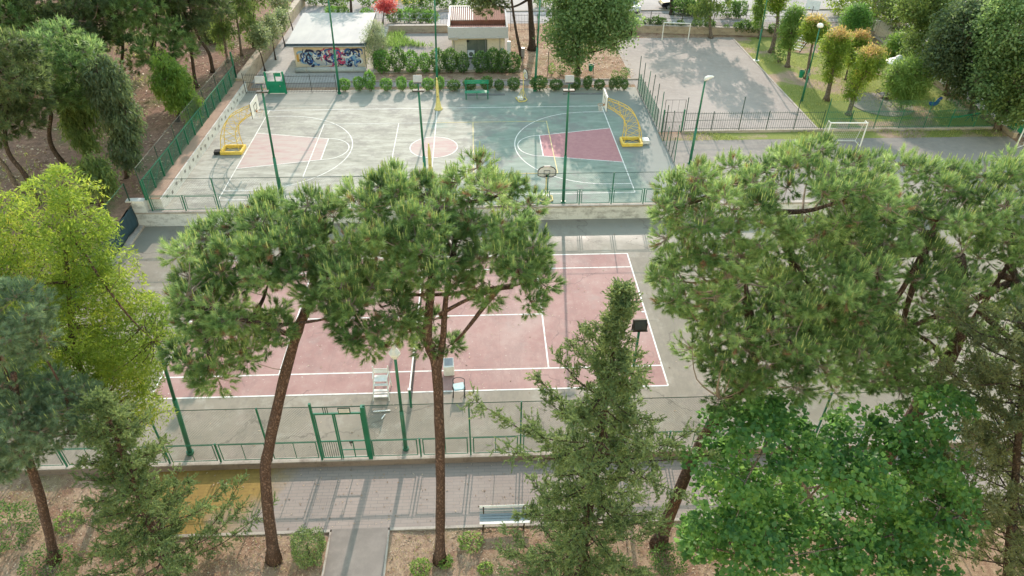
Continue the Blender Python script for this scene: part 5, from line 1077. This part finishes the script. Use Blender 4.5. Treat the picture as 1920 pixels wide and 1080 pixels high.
def wtree(label, bu, bv, tr, boxes, mat, ncl=70, per=48, z=1.75, droop=.5, R0=.12, scl=1.5, clr=.6, name='weeping_tree', tm=t_blade(.18, .055), bark='dark_bark', group=None, **kw):
    b = on(bu, bv, z); return leafy(name, label, b, path_at(tr, b[1], b), [lobe(*x, b[1]+dy, k=.8) for (*x, dy) in boxes], int(ncl*1.45), int(per*1.4), clr, tm, mat, R0, R0*.4, bark, 5, group, scl, droop, **kw)
wtree('bright green drooping tree beside the wood fence', 333, 228, [(335, 190), (330, 140)], [(285, 95, 345, 200, 0), (315, 110, 362, 210, -.2), (330, 165, 372, 215, -.4)], 'bright_weeping', 80, group='drooping trees in the wood')
wtree('dark blue-green drooping tree in the middle of the left wood', 238, 335, [(230, 290), (215, 220), (200, 150)], [(160, 100, 235, 200, 0), (190, 160, 258, 270, 0), (205, 240, 255, 315, -.3)], 'blue_weeping', 110, group='drooping trees in the wood')
wtree('green drooping tree beside the snake-curved pine trunk', 168, 300, [(160, 270), (150, 210), (140, 160)], [(102, 140, 180, 230, 0), (120, 200, 180, 280, -.3)], 'weeping_leaves', 90, group='drooping trees in the wood')
wtree('small round drooping tree near the near corner of the wood fence', 190, 385, [(188, 350), (182, 310)], [(150, 285, 208, 360, 0)], 'weeping_leaves', 60, group='drooping trees in the wood')
wtree('slender grey-trunked eucalyptus near the end of the wood fence', 427, 117, [(420, 70), (412, 20), (408, -60)], [(385, -60, 440, 60, 0), (395, 30, 430, 90, 0)], 'weeping_leaves', 60, bark='grey_bark', group='slim trees at the top of the wood')
wtree('slim straight grey trunk beside the driveway wall', 453, 105, [(447, 55), (440, 5), (436, -70)], [(400, -90, 470, 30, 0)], 'weeping_leaves', 50, bark='grey_bark', group='slim trees at the top of the wood')
wtree('dark slim tree behind the driveway wall', 476, 88, [(470, 40), (460, -30)], [(445, 10, 490, 75, 0), (440, -80, 500, 10, 0)], 'weeping_leaves', 60, group='slim trees at the top of the wood')
wtree('low dark shrubby tree at the top of the wood', 400, 75, [(400, 60)], [(370, 20, 420, 80, 0)], 'blue_weeping', 50, group='slim trees at the top of the wood')
# saplings on the driveway
for (bu, bv, tr, bx_, lb) in ((497, 133, [(490, 105), (480, 80)], [(474, 48, 502, 92, 0)], 'nearest silver-leaved sapling by the driveway wall'), (517, 112, [(512, 85), (508, 60)], [(495, 30, 520, 75, 0)], 'second silver-leaved sapling by the driveway wall'), (535, 87, [(528, 60), (524, 42)], [(514, 20, 536, 52, 0)], 'third silver-leaved sapling by the driveway wall'), (551, 62, [(543, 35), (538, 18)], [(505, -20, 545, 26, 0)], 'farthest silver-leaved sapling on the driveway')):
    wtree(lb, bu, bv, tr, bx_, 'silver_leaves', 34, 30, z=.9, droop=0, R0=.07, scl=1.8, clr=.5, name='sapling', tm=LEAF, group='saplings along the driveway wall')
# ================================================================== TREES BEHIND AND ON THE RIGHT
wtree('large leafy tree right of the hut with a short dark trunk', 1083, 136, [(1083, 105), (1085, 60), (1090, -10)], [(1025, -70, 1190, 60, 0), (1020, 10, 1110, 95, -.5), (1090, 0, 1195, 90, -.3), (1040, 50, 1130, 118, -.6), (1110, -140, 1180, 0, 1)], 'plane_leaves', 330, 40, z=.9, droop=0, R0=.28, scl=2.6, clr=.75, name='leafy_tree', tm=LEAF)
fpine('pine_tree', 'thick-trunked pine right of the hut overhanging its roof', 998, 93, [(996, 40), (992, -20), (985, -110)], [(870, -60, 960, 22, -1.2), (930, -120, 1030, -30, 0)], 44, z=.9, R0=.34, group='pines behind the hut')
fpine('pine_tree', 'leaning dark pole close to the right side of the hut, modelled as a pine', 978, 108, [(968, 60), (960, 5), (950, -80)], [(920, -120, 985, -50, 0)], 14, z=.9, R0=.16, group='pines behind the hut')  # stand-in for a leaning utility pole; its pine crown is made up
wtree('forked tree standing behind the small pitch goal', 1333, 71, [(1331, 40), (1332, 15), (1336, -40)], [(1290, -60, 1375, 28, 0), (1300, -140, 1400, -20, 0)], 'weeping_leaves', 120, 40, z=.9, droop=.35, R0=.18, scl=1.8, name='street_tree', bark='grey_bark')
wtree('tree trunk at the street edge behind the shed', 659, 37, [(658, 10), (656, -40)], [(600, -110, 720, 8, 0)], 'plane_leaves', 60, 40, z=.9, droop=0, R0=.2, scl=2.4, name='street_tree', tm=LEAF)
wtree('tree trunk in front of the dark parked car', 1259, 27, [(1259, -10), (1260, -60)], [(1200, -170, 1320, -40, 0)], 'plane_leaves', 60, 40, z=.9, droop=0, R0=.22, scl=2.4, name='street_tree', tm=LEAF)
wtree('red-flowered shrub tree behind the weedy yard', 718, 44, [(719, 30), (722, 18)], [(704, 0, 742, 20, 0)], 'red_flowers', 30, 36, z=.9, droop=0, R0=.1, scl=1.7, clr=.5, name='flowering_tree', tm=LEAF)
wtree('pale oleander bush against the right side of the shed', 702, 128, [(702, 105), (704, 75)], [(686, 45, 724, 125, 0)], 'silver_leaves', 80, 40, z=.9, droop=0, R0=.06, scl=1.7, clr=.5, name='oleander', tm=BLADE)
PG = 'pollarded trees on the playground lawn'
for (bu, bv, tr, bx_, r_, lb) in (
    (1476, 125, [(1480, 100), (1482, 60), (1485, 25)], [(1466, 12, 1504, 90, 0)], .2, 'pollard with an upright green crown left of the climbing ramp'),
    (1446, 98, [(1456, 55), (1460, 15), (1464, -30)], [(1440, -40, 1478, 24, 0)], .24, 'thick grey pollard trunk with a pale orange top, farthest left'),
    (1549, 188, [(1560, 140), (1566, 100), (1568, 70)], [(1543, 58, 1590, 110, 0), (1548, 90, 1580, 150, 0)], .2, 'tall orange-tipped pollard in the middle of the lawn'),
    (1591, 215, [(1600, 185), (1615, 140), (1630, 105)], [(1600, 88, 1658, 150, 0), (1597, 110, 1630, 165, 0), (1587, 158, 1616, 186, 0)], .2, 'leaning orange-tipped pollard nearest the railing'),
    (1512, 148, [(1518, 110), (1524, 75)], [(1506, 34, 1548, 76, 0)], .16, 'small round brownish pollard beside the round lamp'),
    (1424, 72, [(1427, 40), (1430, 5)], [(1417, -40, 1436, 50, 0)], .13, 'slim green pollard beside the far lamp post'),
    (1585, 150, [(1592, 120), (1603, 85)], [(1588, 60, 1624, 122, 0)], .1, 'narrow green tree behind the tall orange-tipped pollard')):
    og = 'orange' in lb or 'brown' in lb
    wtree(lb, bu, bv, tr, bx_, 'lime_leaves' if not og else 'yellow_leaves', 90, 44, z=.9, droop=0, R0=r_, scl=1.35, clr=.42, name='pollard', tm=t_blade(.16, .05), bark='grey_bark', group=PG, mat2='orange_tips' if og else None, topfrac=.10, outward=1.0)
wtree('round light green tree right of the roundabout', 1689, 203, [(1690, 190), (1700, 165)], [(1662, 112, 1745, 180, 0), (1672, 150, 1730, 195, -.2)], 'lime_leaves', 150, 44, z=.9, droop=0, R0=.1, scl=1.5, clr=.5, name='round_tree', tm=t_blade(.16, .045), outward=1.2, bark='grey_bark')
wtree('round mid green tree behind the roundabout top', 1688, 140, [(1688, 110)], [(1660, 64, 1712, 120, 0)], 'bright_weeping', 90, 40, z=.9, droop=0, R0=.1, scl=1.6, clr=.5, name='round_tree', tm=t_blade(.16, .045))
wtree('conical green tree behind the pollards', 1605, 80, [(1606, 60)], [(1578, 10, 1632, 70, 0)], 'hedge_leaves', 90, 40, z=.9, droop=0, R0=.1, scl=1.7, clr=.5, name='round_tree', tm=t_blade(.16, .045))
RG = 'tall trees along the right edge of the playground'
for (bu, bv, tr, bx_, m_, n_, lb) in (
    (1774, 178, [(1780, 145), (1785, 100), (1785, 40)], [(1700, 20, 1800, 130, 0), (1740, 80, 1810, 150, -.4), (1690, -60, 1790, 40, .5)], 'weeping_leaves', 120, 'olive green tree behind the round light green tree'),
    (1822, 215, [(1826, 170), (1830, 110), (1830, 40)], [(1760, 0, 1870, 120, 0), (1790, 90, 1870, 190, -.4), (1740, 60, 1810, 140, 0)], 'blue_weeping', 150, 'dark blue-green tree standing behind the seesaw'),
    (1868, 243, [(1876, 200), (1885, 120), (1890, 40)], [(1840, -20, 1960, 120, 0), (1830, 90, 1940, 200, -.3), (1850, 160, 1930, 225, -.6)], 'plane_leaves', 170, 'tall grey-green tree at the right edge behind the waste container'),
    (1930, 262, [(1935, 200), (1940, 120)], [(1880, 60, 1990, 230, 0)], 'weeping_leaves', 90, 'tree cut by the right edge behind the netted goal'),
    (1640, 30, [(1640, 0), (1640, -50)], [(1560, -70, 1700, 40, 0)], 'yellow_leaves', 90, 'yellow-green tree at the top right street edge'),
    (1720, 70, [(1720, 30), (1720, -30)], [(1640, -80, 1760, 50, 0), (1660, 0, 1740, 75, 0)], 'weeping_leaves', 110, 'dense olive tree at the top right'),
    (1800, 110, [(1800, 60), (1800, -20)], [(1720, -90, 1860, 60, 0)], 'blue_weeping', 110, 'dark tree at the top right corner'),
    (1900, 130, [(1900, 60), (1900, -20)], [(1830, -90, 1990, 60, 0)], 'weeping_leaves', 110, 'bright-topped tree in the top right corner')):
    wtree(lb, bu, bv, tr, bx_, m_, int(n_*1.35), 40, z=.9, droop=0, R0=.22, scl=2.3, clr=.72, name='tall_tree', tm=LEAF, outward=.9, bark='grey_bark', group=RG)
# ================================================================== HEDGES AND BUSHES
LS = t_leaf(.11, .06, .2)
def bushes(list_, size, group, cat_='bush', name='hedge_bush', mats=('hedge_leaves', 'hedge_dark'), n=900, scl=1.4, z=.9, z0=.2, boxy=2.8, y=None):
    prot = {}
    for i, (u, v, wd, hh, mi, lb) in enumerate(list_):
        c = on(u, v, z); key = (mi, i % 3)
        if key not in prot:
            r = thing(name, lb, cat_, (0, 0, 0), group); bush_mesh(name, size, n, LS, scl, mats[mi], r, z0, boxy)
            mb = MB()
            for k in range(5): a = k*1.26; mb.tube([(0.08*math.cos(a), .08*math.sin(a), -.03), (.3*size[0]*math.cos(a), .3*size[1]*math.sin(a), size[2]*.6)], [.025, .01], 4)
            mb.build('stems', 'grey_bark', r); prot[key] = r
        else: r = dup(prot[key], (0, 0, 0), lb, 0, group)
        r.location = tuple(c); r.rotation_euler = (0, 0, random.uniform(0, .4)); r.scale = (wd/size[0], wd/size[0]*.95, hh/size[2])
nn = ['first', 'second', 'third', 'fourth', 'fifth', 'sixth', 'seventh', 'eighth', 'ninth', 'tenth', 'eleventh', 'twelfth', 'thirteenth', 'fourteenth', 'fifteenth', 'sixteenth', 'seventeenth', 'eighteenth', 'nineteenth', 'twentieth', 'twenty-first', 'twenty-second']
us = [647, 674, 695, 725, 754, 777, 803, 825, 851, 881, 913, 936, 963, 1010, 1042, 1078, 1101, 1123, 1146, 1158, 1170]
wds = [.95, .85, .95, 1.0, .85, .8, 1.0, .8, 1.1, 1.05, 1.05, .8, 1.0, 1.45, 1.1, .85, .75, .9, .5, .55, .6]
bushes([(u, 171-.004*(u-640), wds[i]*.88, (1.35 if i == 2 else .85+.14*math.sin(i*2.1)), 0 if i < 8 else 1, f'clipped bush, {nn[i]} from the left in the hedge along the far side of the court') for i, u in enumerate(us)], (1, .9, 1), 'clipped bushes along the far side of the basketball court')
us = [719, 748, 773, 798, 822, 846, 868, 902, 925, 942, 962]
bushes([(u, 136+.004*(u-700), [1.35, 1.2, 1.15, .9, 1.2, 1.1, 1.0, 1.3, 1.1, 1.0, 1.2][i], 1.75+.2*math.sin(i*1.7), 0 if i in (0, 2, 3) else 1, f'taller upright bush, {nn[i]} from the left in front of the yard fence') for i, u in enumerate(us)], (1.2, 1.1, 1.8), 'taller bushes in front of the yard fence', n=1100, scl=1.7, boxy=2.6)
us = [1186, 1197, 1212, 1228, 1238, 1256, 1274, 1305, 1329, 1360, 1380, 1394, 1408, 1424, 1446, 1470]
bushes([(u, 52+.045*(u-1180), [1.0, .6, .8, 1.0][i % 4], [.9, .6, .8, 1.0][i % 4], 1, f'small bush on the far wall, {nn[i]} from the left along the street railing') for i, u in enumerate(us)], (1, .9, 1), 'small bushes along the far street railing', n=420, scl=1.8, z=1.1)
us = [(1278, 28, 2.6), (1301, 29, 2.6), (1318, 30, 1.6), (1365, 33, 2.2), (1385, 34, 1.6)]
bushes([(u, v, w_, 1.5, 1, f'clipped dark hedge block in the street, {nn[i]} from the left behind the small pitch') for i, (u, v, w_) in enumerate(us)], (2.2, 1.2, 1.5), 'hedge blocks in the street', n=800, scl=2.2)
us = [(560, 8), (590, 10), (618, 10), (640, 12), (690, 12), (775, 20), (805, 20), (835, 17), (865, 16), (900, 12), (1015, 12)]
bushes([(u, v, 2.0, 1.6, 1, f'dark street hedge bush, {nn[i]} from the left along the top edge') for i, (u, v) in enumerate(us)], (2, 1.3, 1.6), 'street hedge along the top edge', n=700, scl=2.2)
us = [(625, 37, 1.4), (645, 37, 1.2), (690, 42, 1.5), (740, 42, 1.6), (765, 42, 1.8), (790, 43, 1.8), (808, 45, 1.6)]
bushes([(u, v, w_, 1.1, i % 2, f'low bush on the yard wall, {nn[i]} from the left behind shed and yard') for i, (u, v, w_) in enumerate(us)], (1.5, 1, 1), 'low bushes behind the shed and yard', n=600, scl=1.8)
us = [(1461, 117, 1.4, 1.3, 1, 'dark round bush at the foot of the left pollards'), (1034, 141, .6, .8, 0, 'small bright bush by the thin stake under the leafy tree'), (1052, 141, .9, .6, 1, 'low bush left of the leafy tree trunk'), (1080, 143, .8, .5, 1, 'low weedy bush at the leafy tree trunk'), (1152, 150, .6, .7, 1, 'small bush behind the right end of the hedge'), (1170, 150, .8, .9, 1, 'bushy plant behind the far right corner of the court')]
bushes(us, (1, 1, 1), 'small bushes on the soil', n=260, scl=1.5, boxy=2.2)
q = on(770, 6, .9); r = thing('flowering_shrub', 'yellow-flowered shrub at the top edge behind the yard', 'bush', q); bush_mesh('s', (4.0, 1.5, 1.3), 500, LS, 2.4, 'yellow_flowers', r, .1, 2.2)
# front bushes
c0 = on(583, 1048, -.27); r = thing('clipped_bush', 'tall clipped block-shaped bush left of the side path', 'bush', c0); bush_mesh('b', (1.05, 1.0, 1.35), 3600, t_leaf(.06, .04, .2), 1.0, 'juniper_sprays', r, .08, 4.5); bush_mesh('b2', (1.02, .97, 1.3), 900, t_leaf(.06, .04, .2), 1.1, 'lime_leaves', r, .1, 4.5)
MB().bar((c0[0], c0[1], -.3), (c0[0], c0[1], .6), .05).build('stem', 'dark_bark', r)
for (u, v, w_, h_, lb) in ((882, 1022, .85, .45, 'low bright green weed clump right of the middle pine trunk'), (788, 1072, .7, .5, 'bright green weed clump at the bottom edge left of the middle pine'), (835, 1058, .5, .3, 'small ivy clump at the foot of the middle pine'), (910, 1070, .5, .25, 'small weed clump at the bottom edge below the bench'), (20, 1010, 2.2, 1.4, 'dark green shrub at the bottom left edge'), (95, 1075, 1.8, .9, 'leafy shrub beside the foot of the lower left pine'), (1250, 1060, 1.3, .8, 'low shrub at the foot of the leaning pine'), (130, 985, 1.0, .35, 'pale green ground plant right of the lower left pine trunk')):
    c0 = on(u, v, -.27); r = thing('ground_shrub', lb, 'shrub', c0, 'shrubs on the front soil'); bush_mesh('g', (w_, w_*.9, h_), int(700*w_*h_+220), t_leaf(.09, .055, .2), 1.0, 'lime_leaves' if w_ < 1.2 else 'hedge_dark', r, 0, 2.2)
    mb = MB()
    for k in range(4): mb.bar((c0[0]+.03*k, c0[1], c0[2]-.05), (c0[0]+.3*w_*math.cos(k*1.6), c0[1]+.3*w_*math.sin(k*1.6), c0[2]+h_*.7), .012)
    mb.build('stems', 'grey_bark', r)
# a thin stake in the soil
q = on(1027, 143, .9); tag(MB().bar(q, q+np.array([0, 0, 2.2]), .03).build('stake', 'iron'), 'thin dark stake in the soil under the leafy tree', 'stake')
# ================================================================== GROUND COVER
def scatter_ground(name, label, n, x0, x1, y0, y1, hf_, tmpl, scl, mat, up=False, mask=None):
    x = rng.uniform(x0, x1, n); y = rng.uniform(y0, y1, n)
    if mask is not None: k = mask(x, y); x, y = x[k], y[k]
    n = len(x); z = np.array([hf_(a, b_) for a, b_ in zip(x, y)]); pos = np.stack([x, y, z+.012], -1)
    if up: xd = unit(np.stack([rng.normal(size=n)*.5, rng.normal(size=n)*.5, np.ones(n)], -1)); zn = rng.normal(size=(n, 3))
    else: a = rng.uniform(0, 6.28, n); xd = unit(np.stack([np.cos(a), np.sin(a), rng.normal(size=n)*.15], -1)); zn = np.array([0, 0, 1.0])+rng.normal(size=(n, 3))*.3
    zn = unit(zn-xd*(zn*xd).sum(1, keepdims=True)); yd = np.cross(zn, xd)
    V, T, Rr = stamp(*tmpl, pos, np.stack([xd, yd, zn], -1), scl*rng.uniform(.5, 1.4, n), rng.random(n)); o = trimesh(name, V, T, Rr, [mat], None); o['label'] = label; o['category'] = 'ground cover'
def patch(x, y, t=.15): return (np.sin(x*1.1+np.sin(y*.9)*1.3)+np.sin(y*1.4+x*.35+2))/2 > t
offpath = lambda x, y: ~((x > -10.2) & (y > -12.56)) & ~((x > -2.75) & (x < -.3))
scatter_ground('leaf_litter', 'dry brown leaves and needles scattered over the front soil', 15000, -17.5, 13, -17.5, -9.6, hnear, t_leaf(.09, .045, .2), 1.0, 'litter', mask=offpath)
scatter_ground('dry_grass', 'straw-coloured dry grass on the front soil', 16000, -17.5, 13, -17.5, -9.6, hnear, t_blade(.14, .012), 1.0, 'straw', True, mask=lambda x, y: offpath(x, y) & patch(x*1.3+1, y*1.2, -.1))
scatter_ground('grass', 'thin patches of grass on the front soil', 9000, -17.5, 13, -17.5, -9.6, hnear, t_blade(.15, .014), 1.0, 'grass_blades', True, mask=lambda x, y: offpath(x, y) & patch(x, y, .35))
scatter_ground('path_litter', 'dry leaves fallen on the front path and tennis court edge', 420, -10, 14, -12.4, -9.5, lambda x, y: -.25, t_leaf(.08, .04, .2), 1.0, 'litter')
scatter_ground('court_litter', 'pale dry leaves and needles blown over the tennis court', 900, -17, 16, -9, 9, lambda x, y: 0, t_leaf(.09, .045, .2), 1.0, 'litter')
scatter_ground('wood_litter', 'dry leaf litter on the floor of the left wood', 9000, -42, -17.4, 10, 46, hwood, t_leaf(.22, .12, .2), 1.0, 'litter')
scatter_ground('wood_weeds', 'low green weeds on the floor of the left wood', 6000, -42, -17.6, 10, 46, hwood, t_blade(.3, .05), 1.0, 'grass_blades', True, mask=lambda x, y: patch(x*.6, y*.6, .35))
scatter_ground('lawn_grass', 'short grass of the playground lawn', 14000, 29.3, 43, 20.5, 42.8, lambda x, y: .893, t_blade(.16, .03), 1.0, 'grass_blades', True, mask=lambda x, y: patch(x*.5, y*.5, -.25))
scatter_ground('verge_grass', 'patchy grass strip along the right-hand railing', 3200, 18.6, 43, 18.7, 20.1, lambda x, y: .89, t_blade(.2, .03), 1.0, 'grass_blades', True, mask=lambda x, y: patch(x*.7, y, -.1))
scatter_ground('yard_weeds', 'tall weeds in the yard left of the hut', 4200, -6, -1.2, 36.5, 44.8, lambda x, y: .885, t_blade(.5, .05), 1.0, 'lime_leaves', True, mask=lambda x, y: (np.sin(x*.9)+np.sin(y*.8+1) > -.2) & (y > 40.5-.3*x*0))
scatter_ground('soil_litter', 'fallen leaves on the soil around the leafy tree', 1600, 6.5, 17.3, 31.6, 44, lambda x, y: .885, t_leaf(.16, .09, .2), 1.0, 'litter')
